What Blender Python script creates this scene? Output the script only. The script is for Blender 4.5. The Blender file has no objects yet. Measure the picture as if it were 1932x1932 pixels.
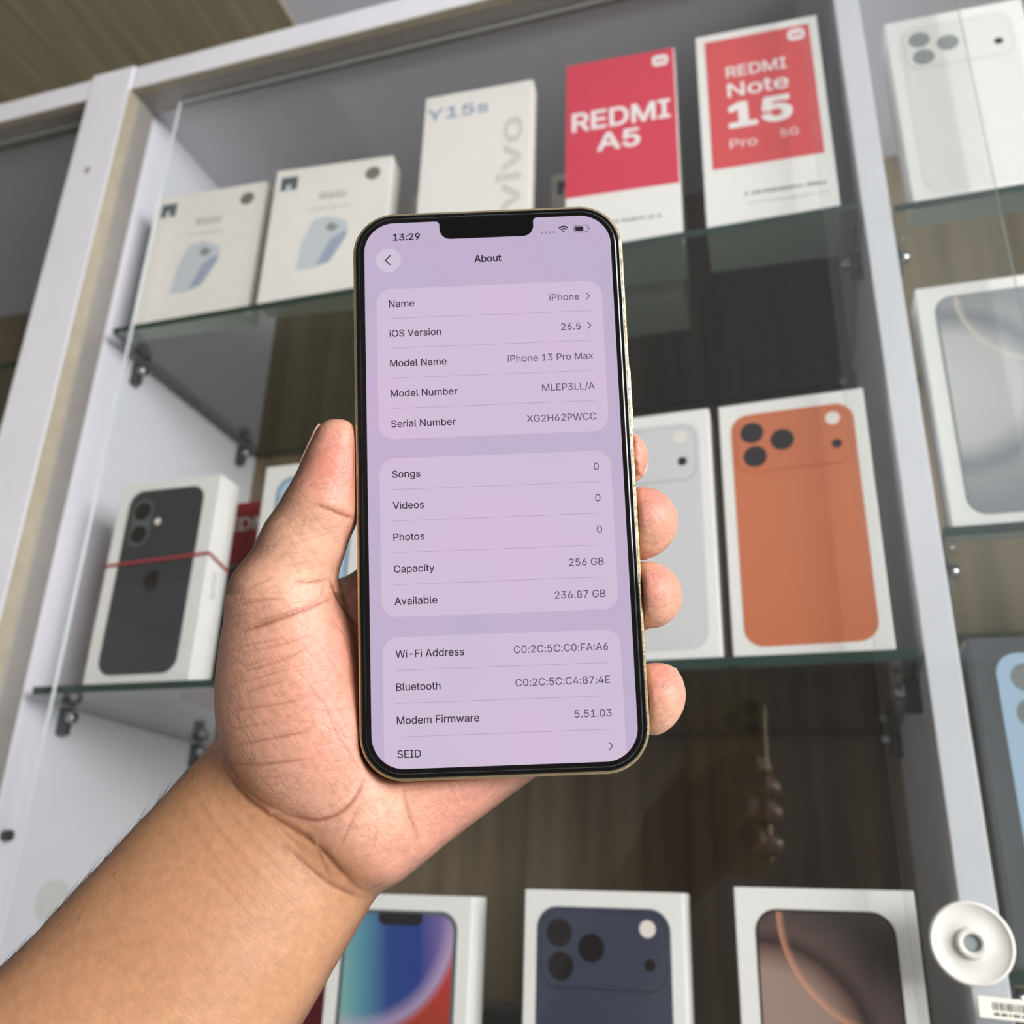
import bpy, bmesh, math, random, os
import numpy as np
from mathutils import Matrix, Vector
from mathutils.kdtree import KDTree
from mathutils.geometry import delaunay_2d_cdt

random.seed(7)
np.random.seed(7)
scene = bpy.context.scene
COL = scene.collection

# ---------------------------------------------------------------- camera
# distances in mm are measured from the lens; EYE is the lens height above the floor
EYE = 1.45
R = np.array([[0.95522137, 0.2944245, 0.02943376],
              [-0.08716259, 0.37505004, -0.92289769],
              [-0.28276283, 0.87900608, 0.38391861]])      # world -> lens (x right, y down, z forward)
cam_data = bpy.data.cameras.new('camera')
cam_data.sensor_width = 36.0
cam_data.lens = 1800.0 / 1932.0 * 36.0
cam_data.clip_start = 0.01
cam_data.dof.use_dof = True
cam_data.dof.focus_distance = 0.262
cam_data.dof.aperture_fstop = cam_data.lens / 2.3          # an opening of 2.3 mm
cam = bpy.data.objects.new('camera', cam_data)
COL.objects.link(cam)
cm = Matrix.Identity(4)
for i in range(3):
    cm[i][0] = R[0][i]
    cm[i][1] = -R[1][i]
    cm[i][2] = -R[2][i]
cm[2][3] = EYE
cam.matrix_world = cm
scene.camera = cam

# ---------------------------------------------------------------- world, light, exposure
world = bpy.data.worlds.new('daylight')
scene.world = world
world.use_nodes = True
bgn = world.node_tree.nodes['Background']
bgn.inputs[0].default_value = (0.90, 0.95, 1.0, 1)
bgn.inputs[1].default_value = 0.9
ld = bpy.data.lights.new('shopfront_daylight', 'AREA')
ld.shape = 'RECTANGLE'
ld.size = 1.8
ld.size_y = 1.6
ld.energy = 175
ld.color = (1.0, 0.985, 0.965)
lo = bpy.data.objects.new('shopfront_daylight', ld)
COL.objects.link(lo)
lo.location = (2.25, -0.95, 2.15)
lo.rotation_euler = (Vector((-0.15, 0.45, 1.55)) - lo.location).to_track_quat('-Z', 'Y').to_euler()
vs = scene.view_settings
scene.display_settings.display_device = 'sRGB'
vs.view_transform = 'Standard'
vs.look = 'None'
vs.exposure = 0.0
vs.gamma = 1.0
vs.use_curve_mapping = False
scene.cycles.max_bounces = 7
scene.cycles.diffuse_bounces = 4
scene.cycles.glossy_bounces = 3
scene.cycles.transparent_max_bounces = 24
scene.cycles.use_denoising = True
scene.cycles.adaptive_threshold = 0.02

# ---------------------------------------------------------------- helpers
def lin(c):
    return tuple((x / 255 / 12.92) if x / 255 <= 0.04045 else ((x / 255 + 0.055) / 1.055) ** 2.4 for x in c)

def mat(name, col, rough=0.5, metal=0.0, spec=0.5, noise=0.0, nscale=40.0, bump=0.0, bscale=200.0, stretch=None, emit=None, coat=0.0):
    """Principled material; colour as sRGB 0-255; optional noise in the colour and a fine bump"""
    m = bpy.data.materials.new(name)
    m.use_nodes = True
    nt = m.node_tree
    b = nt.nodes['Principled BSDF']
    c = lin(col)
    b.inputs['Base Color'].default_value = (*c, 1)
    b.inputs['Roughness'].default_value = rough
    b.inputs['Metallic'].default_value = metal
    b.inputs['Specular IOR Level'].default_value = spec
    b.inputs['Coat Weight'].default_value = coat
    if emit is not None:
        b.inputs['Emission Color'].default_value = (*lin(emit), 1)
        b.inputs['Emission Strength'].default_value = 1.0
    if noise > 0 or bump > 0:
        tc = nt.nodes.new('ShaderNodeTexCoord')
        mp = nt.nodes.new('ShaderNodeMapping')
        nt.links.new(tc.outputs['Object'], mp.inputs[0])
        if stretch:
            mp.inputs['Scale'].default_value = stretch
    if noise > 0:
        n = nt.nodes.new('ShaderNodeTexNoise')
        n.inputs['Scale'].default_value = nscale
        n.inputs['Detail'].default_value = 5
        nt.links.new(mp.outputs[0], n.inputs['Vector'])
        r = nt.nodes.new('ShaderNodeMapRange')
        r.inputs[1].default_value = 0.3
        r.inputs[2].default_value = 0.7
        r.inputs[3].default_value = 1 - noise
        r.inputs[4].default_value = 1 + noise
        nt.links.new(n.outputs[0], r.inputs[0])
        mx = nt.nodes.new('ShaderNodeVectorMath')
        mx.operation = 'SCALE'
        mx.inputs[0].default_value = c
        nt.links.new(r.outputs[0], mx.inputs['Scale'])
        nt.links.new(mx.outputs[0], b.inputs['Base Color'])
    if bump > 0:
        n2 = nt.nodes.new('ShaderNodeTexNoise')
        n2.inputs['Scale'].default_value = bscale
        n2.inputs['Detail'].default_value = 4
        nt.links.new(mp.outputs[0], n2.inputs['Vector'])
        bp = nt.nodes.new('ShaderNodeBump')
        bp.inputs['Strength'].default_value = bump
        bp.inputs['Distance'].default_value = 0.001
        nt.links.new(n2.outputs[0], bp.inputs['Height'])
        nt.links.new(bp.outputs[0], b.inputs['Normal'])
    return m

def glass_mat(name, tint, gain=2.0, rough=0.0):
    """thin clear glass: sees straight through, mirrors a little by angle"""
    m = bpy.data.materials.new(name)
    m.use_nodes = True
    nt = m.node_tree
    nt.nodes.remove(nt.nodes['Principled BSDF'])
    out = nt.nodes['Material Output']
    tr = nt.nodes.new('ShaderNodeBsdfTransparent')
    tr.inputs[0].default_value = (*tint, 1)
    gl = nt.nodes.new('ShaderNodeBsdfGlossy')
    gl.inputs['Roughness'].default_value = rough
    fr = nt.nodes.new('ShaderNodeFresnel')
    fr.inputs[0].default_value = 1.5
    ge = nt.nodes.new('ShaderNodeNewGeometry')
    inv = nt.nodes.new('ShaderNodeMath'); inv.operation = 'SUBTRACT'; inv.inputs[0].default_value = 1.0
    nt.links.new(ge.outputs['Backfacing'], inv.inputs[1])
    mu = nt.nodes.new('ShaderNodeMath'); mu.operation = 'MULTIPLY'
    nt.links.new(fr.outputs[0], mu.inputs[0]); nt.links.new(inv.outputs[0], mu.inputs[1])
    mg = nt.nodes.new('ShaderNodeMath'); mg.operation = 'MULTIPLY'; mg.inputs[1].default_value = gain; mg.use_clamp = True
    nt.links.new(mu.outputs[0], mg.inputs[0])
    mx = nt.nodes.new('ShaderNodeMixShader')
    nt.links.new(mg.outputs[0], mx.inputs[0]); nt.links.new(tr.outputs[0], mx.inputs[1]); nt.links.new(gl.outputs[0], mx.inputs[2])
    nt.links.new(mx.outputs[0], out.inputs[0])
    return m

def add_obj(name, verts, faces, material, parent=None, smooth=False, fmats=None):
    """one mesh object; verts in mm"""
    me = bpy.data.meshes.new(name)
    me.from_pydata([(v[0] / 1000, v[1] / 1000, v[2] / 1000) for v in verts], [], faces)
    mats = material if isinstance(material, (list, tuple)) else [material]
    for m in mats:
        me.materials.append(m)
    if fmats:
        me.polygons.foreach_set('material_index', fmats)
    if smooth:
        me.polygons.foreach_set('use_smooth', [True] * len(me.polygons))
    me.update()
    o = bpy.data.objects.new(name, me)
    COL.objects.link(o)
    if parent is not None:
        o.parent = parent
    return o

def tag(o, label=None, cat=None, group=None, kind=None):
    if label: o['label'] = label
    if cat: o['category'] = cat
    if group: o['group'] = group
    if kind: o['kind'] = kind
    return o

def empty(name, loc_mm, rz=0.0):
    e = bpy.data.objects.new(name, None)
    e.empty_display_size = 0.02
    COL.objects.link(e)
    e.location = (loc_mm[0] / 1000, loc_mm[1] / 1000, loc_mm[2] / 1000 + EYE)
    e.rotation_euler = (0, 0, rz)
    return e

def box_vf(x0, x1, y0, y1, z0, z1, bev=0.0):
    """box (mm), optionally with bevelled edges"""
    bm = bmesh.new()
    bmesh.ops.create_cube(bm, size=1.0)
    for v in bm.verts:
        v.co = ((x0 + x1) / 2 + v.co.x * (x1 - x0), (y0 + y1) / 2 + v.co.y * (y1 - y0), (z0 + z1) / 2 + v.co.z * (z1 - z0))
    if bev > 0:
        bmesh.ops.bevel(bm, geom=list(bm.edges), offset=bev, segments=2, affect='EDGES', profile=0.6)
    bm.verts.index_update()
    vf = ([tuple(v.co) for v in bm.verts], [[v.index for v in f.verts] for f in bm.faces])
    bm.free()
    return vf

def box(name, x0, x1, y0, y1, z0, z1, material, parent=None, bev=0.0, world=False):
    v, f = box_vf(x0, x1, y0, y1, z0, z1, bev)
    if world:
        v = [(a, b, c + EYE * 1000) for a, b, c in v]
    return add_obj(name, v, f, material, parent)

def rrect(x0, x1, z0, z1, r, n=10):
    """rounded rectangle outline, counter-clockwise"""
    pts = []
    for cx, cz, a0 in ((x1 - r, z1 - r, 0), (x0 + r, z1 - r, 90), (x0 + r, z0 + r, 180), (x1 - r, z0 + r, 270)):
        for i in range(n + 1):
            a = math.radians(a0 + 90 * i / n)
            pts.append((cx + r * math.cos(a), cz + r * math.sin(a)))
    return pts

def circ(cx, cz, r, n=28, rz=None):
    return [(cx + r * math.cos(2 * math.pi * i / n), cz + (rz or r) * math.sin(2 * math.pi * i / n)) for i in range(n)]

def print_flat(name, pts, y, material, parent):
    """flat print on the front (-y side) of a carton"""
    v = [(a, y, b) for a, b in pts]
    return add_obj(name, v, [list(range(len(v)))], material, parent)

def prism(name, pts, y0, y1, material, parent):
    """outline in the xz plane given thickness from y0 (front) to y1"""
    n = len(pts)
    v = [(a, y0, b) for a, b in pts] + [(a, y1, b) for a, b in pts]
    f = [list(range(n)), list(range(2 * n - 1, n - 1, -1))]
    f += [[i, n + i, n + (i + 1) % n, (i + 1) % n] for i in range(n)]
    return add_obj(name, v, f, material, parent)

FONT = None
try:
    FONT = bpy.data.fonts.load(os.path.join(bpy.utils.system_resource('DATAFILES', path='fonts'), 'Inter.woff2'))
except Exception:
    FONT = None

def text_vf(body, bold=0.0):
    """lettering as flat verts/faces at unit size; overlapping strokes are filled one by one.
    bold thickens the outline by that much on each side. Returns verts, faces, width, top, bottom"""
    c = bpy.data.curves.new('lettering', 'FONT')
    c.body = body
    if FONT: c.font = FONT
    c.size = 1.0
    o = bpy.data.objects.new('lettering', c)
    COL.objects.link(o)
    bpy.context.view_layer.update()
    cu = o.to_curve(bpy.context.evaluated_depsgraph_get())
    loops = []
    for sp in cu.splines:
        bz = sp.bezier_points
        pts = []
        n = len(bz)
        for i in range(n):
            p0, p1 = bz[i], bz[(i + 1) % n]
            straight = (p0.handle_right - p0.co).length < 1e-5 and (p1.handle_left - p1.co).length < 1e-5
            k = 1 if straight else 3
            for j in range(k):
                t = j / k
                q = ((1 - t) ** 3) * p0.co + 3 * t * (1 - t) ** 2 * p0.handle_right + 3 * t * t * (1 - t) * p1.handle_left + t ** 3 * p1.co
                if not pts or (Vector((q.x, q.y)) - pts[-1]).length > 1e-5:
                    pts.append(Vector((q.x, q.y)))
        if len(pts) > 2 and (pts[0] - pts[-1]).length < 1e-5:
            pts.pop()
        if len(pts) > 2:
            loops.append(pts)
    o.to_curve_clear()
    bpy.data.objects.remove(o)
    bpy.data.curves.remove(c)
    if not loops:
        return [], [], 0.0, 0.0, 0.0
    def area(l):
        return sum(l[i].x * l[(i + 1) % len(l)].y - l[(i + 1) % len(l)].x * l[i].y for i in range(len(l))) / 2
    sgn = 1 if area(max(loops, key=lambda l: abs(area(l)))) > 0 else -1
    allp = list(loops)
    if bold:
        for q in loops:
            for j in range(len(q)):
                a1, b1 = q[j], q[(j + 1) % len(q)]
                d = (b1 - a1).normalized()
                nn = Vector((-d.y, d.x)) * bold
                d = d * bold * 0.5
                quad_ = [a1 - nn - d, b1 - nn + d, b1 + nn + d, a1 + nn - d]
                allp.append(quad_ if sgn > 0 else quad_[::-1])
    # letters are filled one by one: loops whose x ranges meet belong together
    allp = [l for l in allp if len(l) > 2]
    rng = sorted(((min(q.x for q in l), max(q.x for q in l), i) for i, l in enumerate(allp)), key=lambda t: t[0])
    groups, end = [], -1e9
    for lo_, hi_, i in rng:
        if lo_ > end + 1e-5:
            groups.append([])
        groups[-1].append(i)
        end = max(end, hi_)
    OV, OF = [], []
    for gr in groups:
        vs_, es_ = [], []
        for i in gr:
            l = allp[i]
            k = len(vs_)
            vs_ += l
            es_ += [(k + j, k + (j + 1) % len(l)) for j in range(len(l))]
        r = delaunay_2d_cdt(vs_, es_, [], 0, 1e-6)
        V2 = np.array([(q.x, q.y) for q in r[0]])
        T = np.array([list(t) for t in r[2]])
        C = V2[T].mean(1)
        P0 = np.array([(q.x, q.y) for q in vs_])
        I = np.array(es_)
        A1, B1 = P0[I[:, 0]][None], P0[I[:, 1]][None]
        wn = np.zeros(len(C), int)
        for k in range(0, len(C), 400):
            c = C[k:k + 400, None]
            cr = (B1[..., 0] - A1[..., 0]) * (c[..., 1] - A1[..., 1]) - (c[..., 0] - A1[..., 0]) * (B1[..., 1] - A1[..., 1])
            up = (A1[..., 1] <= c[..., 1]) & (B1[..., 1] > c[..., 1]) & (cr > 0)
            dn = (A1[..., 1] > c[..., 1]) & (B1[..., 1] <= c[..., 1]) & (cr < 0)
            wn[k:k + 400] = up.sum(1) - dn.sum(1)
        T = T[wn != 0]
        if not len(T): continue
        x0, x1, x2 = V2[T[:, 0]], V2[T[:, 1]], V2[T[:, 2]]
        s = (x1[:, 0] - x0[:, 0]) * (x2[:, 1] - x0[:, 1]) - (x2[:, 0] - x0[:, 0]) * (x1[:, 1] - x0[:, 1])
        T[s < 0] = T[s < 0][:, ::-1]
        use, inv = np.unique(T.ravel(), return_inverse=True)
        OF += (inv.reshape(-1, 3) + len(OV)).tolist()
        OV += V2[use].tolist()
    xs = [q[0] for q in OV]
    ys = [q[1] for q in OV]
    xm = min(xs)
    return [(a1 - xm, b1) for a1, b1 in OV], OF, max(xs) - xm, max(ys), min(ys)

def text_print(name, body, cx, cz, width, height, y, material, parent, bold=0.0, rot=0.0):
    """lettering printed on a carton, centred at (cx, cz), fitted to width x height (mm)"""
    v, f, w, top, bot = text_vf(body, bold)
    sx = width / w
    sz = (height / (top - bot)) if height else sx
    ca, sa = math.cos(rot), math.sin(rot)
    vv = []
    for a, b in v:
        px, pz = (a - w / 2) * sx, (b - (top + bot) / 2) * sz
        vv.append((cx + px * ca - pz * sa, y, cz + px * sa + pz * ca))
    return add_obj(name, vv, f, material, parent)

def words_print(name, cx, cz, width, height, y, material, parent):
    """a line of print too small to read: uneven little word shapes"""
    v, f = [], []
    x = -width / 2
    while x < width / 2 - 0.5:
        w = min(random.uniform(0.7, 1.5) * height * 0.5, width / 2 - x)
        h0, h1 = -height / 2 * random.uniform(0.5, 1), height / 2 * random.uniform(0.5, 1)
        k = len(v)
        v += [(cx + x, y, cz + h0), (cx + x + w, y, cz + h0), (cx + x + w, y, cz + h1), (cx + x, y, cz + h1)]
        f.append([k, k + 1, k + 2, k + 3])
        x += w + height * random.choice((0.15, 0.2, 0.2, 0.7))
    return add_obj(name, v, f, material, parent)

# ---------------------------------------------------------------- materials
M = dict(
    white_board=mat('white_painted_board', (226, 226, 232), 0.45, noise=0.03, nscale=12),
    raw_edge=mat('beige_raw_edge', (152, 144, 126), 0.6, noise=0.08, nscale=60),
    track=mat('grey_aluminium_track', (150, 146, 142), 0.4, metal=0.3, noise=0.05),
    inner_white=mat('white_laminate', (222, 222, 230), 0.4, noise=0.02, nscale=8),
    wood_back=mat('brown_wood_laminate', (122, 108, 86), 0.5, noise=0.28, nscale=9, stretch=(7, 1, 0.35)),
    wood_ceiling=mat('olive_brown_wood_panel', (150, 140, 112), 0.45, noise=0.2, nscale=9, stretch=(9, 0.5, 1)),
    ceiling=mat('white_ceiling_paint', (214, 214, 222), 0.6, noise=0.02, nscale=5),
    wall=mat('pale_wall_paint', (172, 168, 164), 0.7, noise=0.03, nscale=5),
    wall_dark=mat('grey_brown_wall', (158, 152, 146), 0.7, noise=0.2, nscale=2),
    floor=mat('grey_floor_tile', (150, 146, 140), 0.4, noise=0.1, nscale=6),
    glass=glass_mat('clear_door_glass', (0.976, 0.982, 0.980), 1.6),
    shelf_glass=glass_mat('green_shelf_glass', (0.82, 0.87, 0.845), 1.8),
    glass_edge=mat('dark_green_glass_edge', (38, 62, 54), 0.25),
    door_edge=mat('pale_door_edge', (196, 202, 204), 0.2),
    clip=mat('dark_grey_plastic', (62, 64, 66), 0.4),
    steel=mat('bright_steel', (190, 192, 196), 0.2, metal=1.0),
    carton=mat('white_carton', (238, 237, 233), 0.42, noise=0.015, nscale=20),
    carton_warm=mat('warm_white_carton', (243, 239, 233), 0.45, noise=0.015, nscale=20),
    carton_grey=mat('dark_grey_carton', (92, 95, 98), 0.4, noise=0.04, nscale=20),
    red=mat('crimson_print', (216, 60, 84), 0.4),
    red_warm=mat('coral_red_print', (216, 82, 84), 0.4),
    red_dark=mat('dark_red_carton', (150, 30, 46), 0.4),
    white_ink=mat('white_ink', (242, 238, 236), 0.45),
    grey_ink=mat('grey_ink', (150, 150, 150), 0.5),
    pale_ink=mat('pale_grey_ink', (214, 212, 205), 0.5),
    blue_ink=mat('slate_blue_ink', (140, 158, 188), 0.5),
    dark_ink=mat('dark_slate_ink', (88, 100, 106), 0.5),
    seal=mat('brown_grey_seal', (128, 122, 112), 0.45),
    cube_light=mat('pale_blue_grey_print', (206, 212, 218), 0.5),
    cube_mid=mat('blue_grey_print', (166, 176, 196), 0.5),
    orange=mat('orange_print', (205, 119, 80), 0.3, noise=0.05, nscale=10),
    orange_dark=mat('deep_orange_print', (196, 98, 62), 0.3),
    silver=mat('silver_print', (212, 212, 214), 0.35),
    silver_line=mat('silver_line_print', (178, 178, 182), 0.35),  # darker ink round the camera plateau
    snow=mat('white_phone_print', (228, 227, 222), 0.35),
    snow_line=mat('white_phone_line_print', (206, 205, 198), 0.35),  # greyer ink round the camera plateau
    navy=mat('navy_print', (66, 72, 88), 0.3, noise=0.05, nscale=14),
    navy_dark=mat('dark_navy_print', (52, 57, 72), 0.3),
    black_print=mat('charcoal_print', (62, 65, 69), 0.35),
    lens=mat('black_lens_print', (40, 38, 40), 0.25),
    lens_grey=mat('grey_lens_print', (140, 146, 146), 0.3),
    flash=mat('flash_print', (236, 226, 220), 0.4),
    sky=mat('sky_blue_print', (178, 204, 226), 0.35),
    sky_dark=mat('steel_blue_print', (124, 150, 170), 0.35),
    rubber=mat('red_rubber', (170, 62, 66), 0.6),
    pull=mat('white_plastic', (218, 217, 210), 0.4, noise=0.05, nscale=90),
    stain=mat('pale_glue_residue', (208, 209, 206), 0.5, noise=0.05),
    pull_core=mat('grey_plastic_core', (150, 158, 160), 0.4),
    sticker=mat('white_paper_label', (238, 236, 224), 0.6),
    ink=mat('black_ink', (46, 46, 44), 0.6),
    green=mat('green_label', (96, 150, 92), 0.5),
)
# ---------------------------------------------------------------- the room
def struct(o):
    o['kind'] = 'structure'
    return o
CEIL = 1000
struct(box('floor', -2600, 2600, -3200, 900, -1470, -1450, M['floor'], world=True))
ceil = struct(box('ceiling', -2600, 2600, -3200, 900, CEIL + 12, CEIL + 40, M['ceiling'], world=True))
box('wood_panel', -2600, -543, -1500, 879, CEIL + 8, CEIL + 12, M['wood_ceiling'], ceil, world=True)
struct(box('wall_back', -2600, 2600, 880, 920, -1450, CEIL + 12, M['wall'], world=True))
struct(box('wall_left', -2640, -2600, -3200, 900, -1450, CEIL + 12, M['wall'], world=True))

struct(box('wall_front_added', -2600, 2600, -3240, -3200, -1450, CEIL + 12, M['wall_dark'], world=True))  # unseen wall added to dim what the glass and screen reflect

# ---------------------------------------------------------------- display cabinet
cab = empty('display_cabinet', (0, 545, -1450))
tag(cab, 'white display cabinet with glass shelves and sliding glass doors filled with boxes', 'cabinet')
OFF = (0, 545, -1450)
def cbox(name, x0, x1, y0, y1, z0, z1, m, bev=0.0, parent=None):
    return box(name, x0, x1, y0 - OFF[1], y1 - OFF[1], z0 - OFF[2], z1 - OFF[2], m, parent or cab, bev)
# frame round the doors
cbox('post', -624, -575.5, 545, 560, -175, 747, M['white_board'], 1.2)
cbox('raw_edge', -575.5, -574.6, 545.6, 560, -175, 716, M['raw_edge'])
cbox('door_track', -590, -573.5, 560, 581, -175, 727, M['track'], 0.8)
cbox('post', 690, 740, 545, 560, -175, 747, M['white_board'], 1.2)
cbox('post', -1300, -1250, 545, 560, -175, 747, M['white_board'], 1.2)
cbox('top_rail', -574.5, 690, 546, 555, 718, 745, M['white_board'], 1.0)
cbox('raw_edge', -574, 690, 547, 555, 717, 718, M['raw_edge'])
cbox('top_rail', -1250, -624.5, 546, 555, 718, 743, M['white_board'], 1.0)
cbox('raw_edge', -1250, -625, 547, 555, 717, 718, M['raw_edge'])
cbox('door_track', -573, 690, 555.5, 581, 718, 727, M['track'], 0.8)
cbox('door_track', -1250, -625, 555.5, 581, 718, 727, M['track'], 0.8)
cbox('door_track', -1250, 690, 560, 581, -176, -165, M['track'], 0.8)
# carcass
cbox('side_panel', -620, -578, 581, 842, -171, 727, M['inner_white'])
cbox('partition', 64, 82, 580, 842, -163, 727, M['white_board'], 0.8)
cbox('side_panel', 690, 730, 561, 842, -171, 727, M['inner_white'])
cbox('side_panel', -1290, -1250, 561, 842, -171, 727, M['inner_white'])
cbox('top_panel', -1290, 730, 561, 842, 727, 742, M['inner_white'])
cbox('back_panel', -1290, 730, 842, 852, -171, 742, M['wood_back'])
cbox('deck', -1290, 730, 561, 842, -181, -163, M['inner_white'])
cbox('plinth', -1290, 730, 575, 852, -1450, -181, M['white_board'])
for x0 in (-1290, -785, -280, 225):
    d = cbox('cupboard_door', x0 + 3, x0 + 502, 557, 575, -1385, -190, M['white_board'], 1.5)
    cbox('handle', x0 + 470, x0 + 482, 538, 557, -360, -240, M['steel'], 2, parent=d)
# paint chips and old glue on the wood
cbox('paint_chip', -604, -598, 544.7, 545.3, 620, 626, M['raw_edge'])
def disc_x(name, x0, x1, cy, cz, ry, rz, m, n=28, hole=0.0):
    v, f = [], []
    for x in (x0, x1):
        for i in range(n):
            a = 2 * math.pi * i / n
            v.append((x, cy + ry * math.cos(a), cz + rz * math.sin(a)))
    f = [[i, (i + 1) % n, n + (i + 1) % n, n + i] for i in range(n)] + [list(range(n - 1, -1, -1)), list(range(n, 2 * n))]
    v = [(a - OFF[0], b - OFF[1], c - OFF[2]) for a, b, c in v]
    return add_obj(name, v, f, m, cab)
disc_x('glue_mark', -578, -577.6, 661, -5, 19, 16, M['stain'])
disc_x('bumper', -578, -572, 598, 39, 4, 4, M['clip'])

# shelf clips: a peg with a steel cup under each end of a shelf
def clip(x, side, y, ztop):
    c = cbox('shelf_clip', *(sorted((x, x + side * 9))), y - 4, y + 4, ztop - 22, ztop, M['clip'], 1.5)
    n = 16
    v = []
    for xx, r in ((x + side * 9, 5.0), (x + side * 13, 5.0), (x + side * 14.5, 3.4)):
        for i in range(n):
            a = 2 * math.pi * i / n
            v.append((xx - OFF[0], y + r * math.cos(a) - OFF[1], ztop - 8 + r * math.sin(a) - OFF[2]))
    f = []
    for k in range(2):
        f += [[k * n + i, k * n + (i + 1) % n, (k + 1) * n + (i + 1) % n, (k + 1) * n + i] for i in range(n)]
    f.append([2 * n + i for i in range(n)])
    add_obj('cup', v, f, M['steel'], c, True)

def shelf(x0, x1, y0, y1, ztop, label, group=None):
    n0 = empty('glass_shelf', (0, 0, ztop - 6))
    tag(n0, label, 'shelf', group)
    v, f = box_vf(x0, x1, y0, y1, 0, 6)
    add_obj('pane', v, f, [M['shelf_glass'], M['glass_edge']], n0,
            fmats=[1 if abs(sum(v[i][2] for i in ff) / 4 - 3) < 1 else 0 for ff in f])
    return n0
S1, S2 = 466, 145
shelf(-564, 61, 580, 835, S1, 'upper glass shelf holding the red cartons and charger boxes')
shelf(-564, 61, 580, 835, S2, 'middle glass shelf holding the black and orange phone boxes')
for z in (S1, S2):
    for y in (630, 808):
        clip(-578, 1, y, z - 6)
        clip(64, -1, y, z - 6)
R1, R2, R3 = 463, 220, -22
shelf(85, 687, 586, 835, R1, 'glass shelf under the white phone box right of the partition')
shelf(85, 687, 586, 835, R2, 'glass shelf under the box with grey swirl picture right of the partition')
shelf(85, 687, 586, 835, R3, 'glass shelf under the dark grey box behind the round door pull')
for z in (R1, R2, R3):
    for y in (630, 808):
        clip(82, 1, y, z - 6)
        clip(690, -1, y, z - 6)
shelf(-1247, -624, 586, 835, 452, 'glass shelf in the dark bay left of the wide post')
shelf(-1247, -624, 586, 835, 140, 'lower glass shelf in the dark bay left of the wide post')
for z in (452, 140):
    for y in (630, 808):
        clip(-620, -1, y, z - 6)
        clip(-1250, 1, y, z - 6)

# sliding glass doors
def door(x0, x1, y0):
    v, f = box_vf(x0, x1, y0 - OFF[1], y0 + 3.5 - OFF[1], -164 - OFF[2], 716 - OFF[2])
    fm = []
    for ff in f:
        xs = [v[i][0] for i in ff]; zs = [v[i][2] for i in ff]
        fm.append(1 if (max(xs) - min(xs) < 0.1 or max(zs) - min(zs) < 0.1) else 0)
    return add_obj('glass_door', v, f, [M['glass'], M['door_edge']], cab, fmats=fm)
door(-537, 147, 571)
outer = door(36.6, 686, 563)
door(-1246, -628, 567)
# round finger pull glued to the outer door
def lathe_y(name, prof, cx, cy, cz, m, parent, n=48):
    v, f = [], []
    for r, y in prof:
        for i in range(n):
            a = 2 * math.pi * i / n
            v.append((cx + r * math.cos(a) - OFF[0], cy + y - OFF[1], cz + r * math.sin(a) - OFF[2]))
    for k in range(len(prof) - 1):
        f += [[k * n + i, k * n + (i + 1) % n, (k + 1) * n + (i + 1) % n, (k + 1) * n + i] for i in range(n)]
    f.append([(len(prof) - 1) * n + i for i in range(n)])
    f.append([i for i in range(n - 1, -1, -1)])
    o = add_obj(name, v, f, m, parent, True)
    return o
pull = lathe_y('door_pull', [(19.2, 0), (19.6, -1.5), (19.2, -3.2), (18.4, -3.8), (17.8, -3.5), (17.2, -3.0), (12, -2.6), (8.2, -2.6), (7.5, -2.8), (7.1, -4.6),
                             (6.6, -5.1), (4.8, -5.1), (4.2, -4.6), (3.9, -1.6)], 65, 563, -9, M['pull'], outer)
core = lathe_y('pull_core', [(3.85, -0.4), (3.85, -2.4), (3.2, -2.8)], 65, 563, -9, M['pull_core'], outer, 24)
pull['label'] = 'round white plastic finger pull'
# barcode label on the glass
lv, lf, lm = [], [], []
def quad(x0, x1, z0, z1, y, mi):
    k = len(lv)
    a = math.radians(-3.0)
    for x, z in ((x0, z0), (x1, z0), (x1, z1), (x0, z1)):
        xx, zz = 64.8 + x * math.cos(a) - z * math.sin(a), -32.2 + x * math.sin(a) + z * math.cos(a)
        lv.append((xx - OFF[0], y - OFF[1], zz - OFF[2]))
    lf.append([k, k + 1, k + 2, k + 3]); lm.append(mi)
quad(0, 42, -9.4, 0, 562.8, 0)
x = 6.0
random.seed(11)
while x < 40:
    w = random.choice((0.25, 0.25, 0.4, 0.6))
    quad(x, x + w, -5.6, -2.2, 562.7, 1)
    x += w + random.choice((0.3, 0.35, 0.5, 0.7))
x = 6.4
while x < 38:
    w = random.choice((0.5, 0.7, 0.8))
    quad(x, x + w, -8.0, -6.6, 562.7, 1)
    x += w + random.choice((0.25, 0.3, 0.9))
bc = add_obj('barcode_label', lv, lf, [M['sticker'], M['ink']], outer, fmats=lm)
bc['label'] = 'small white barcode label'
cbox('green_label', 78, 104, 562.5, 562.9, -60, -44.5, M['green'], parent=outer)

# ---------------------------------------------------------------- cartons on the shelves
def carton(name, label, cat, X, Y, Z, w, h, d, material, yaw=0.0, group=None, bev=0.7, lid=0.0):
    e = empty(name, (X, Y, Z + 0.2), math.radians(yaw))
    tag(e, label, cat, group)
    v, f = box_vf(-w / 2, w / 2, 0, d, 0, h, bev)
    add_obj('carton', v, f, material, e)
    if lid:      # the joint between lid and tray shows on the sides as a slim line
        v, f = box_vf(-w / 2 - 0.15, w / 2 + 0.15, d * 0.62, d * 0.62 + 0.5, -0.05, h + 0.15)
        add_obj('lid_joint', v, f, M['pale_ink'], e)
    return e

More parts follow.
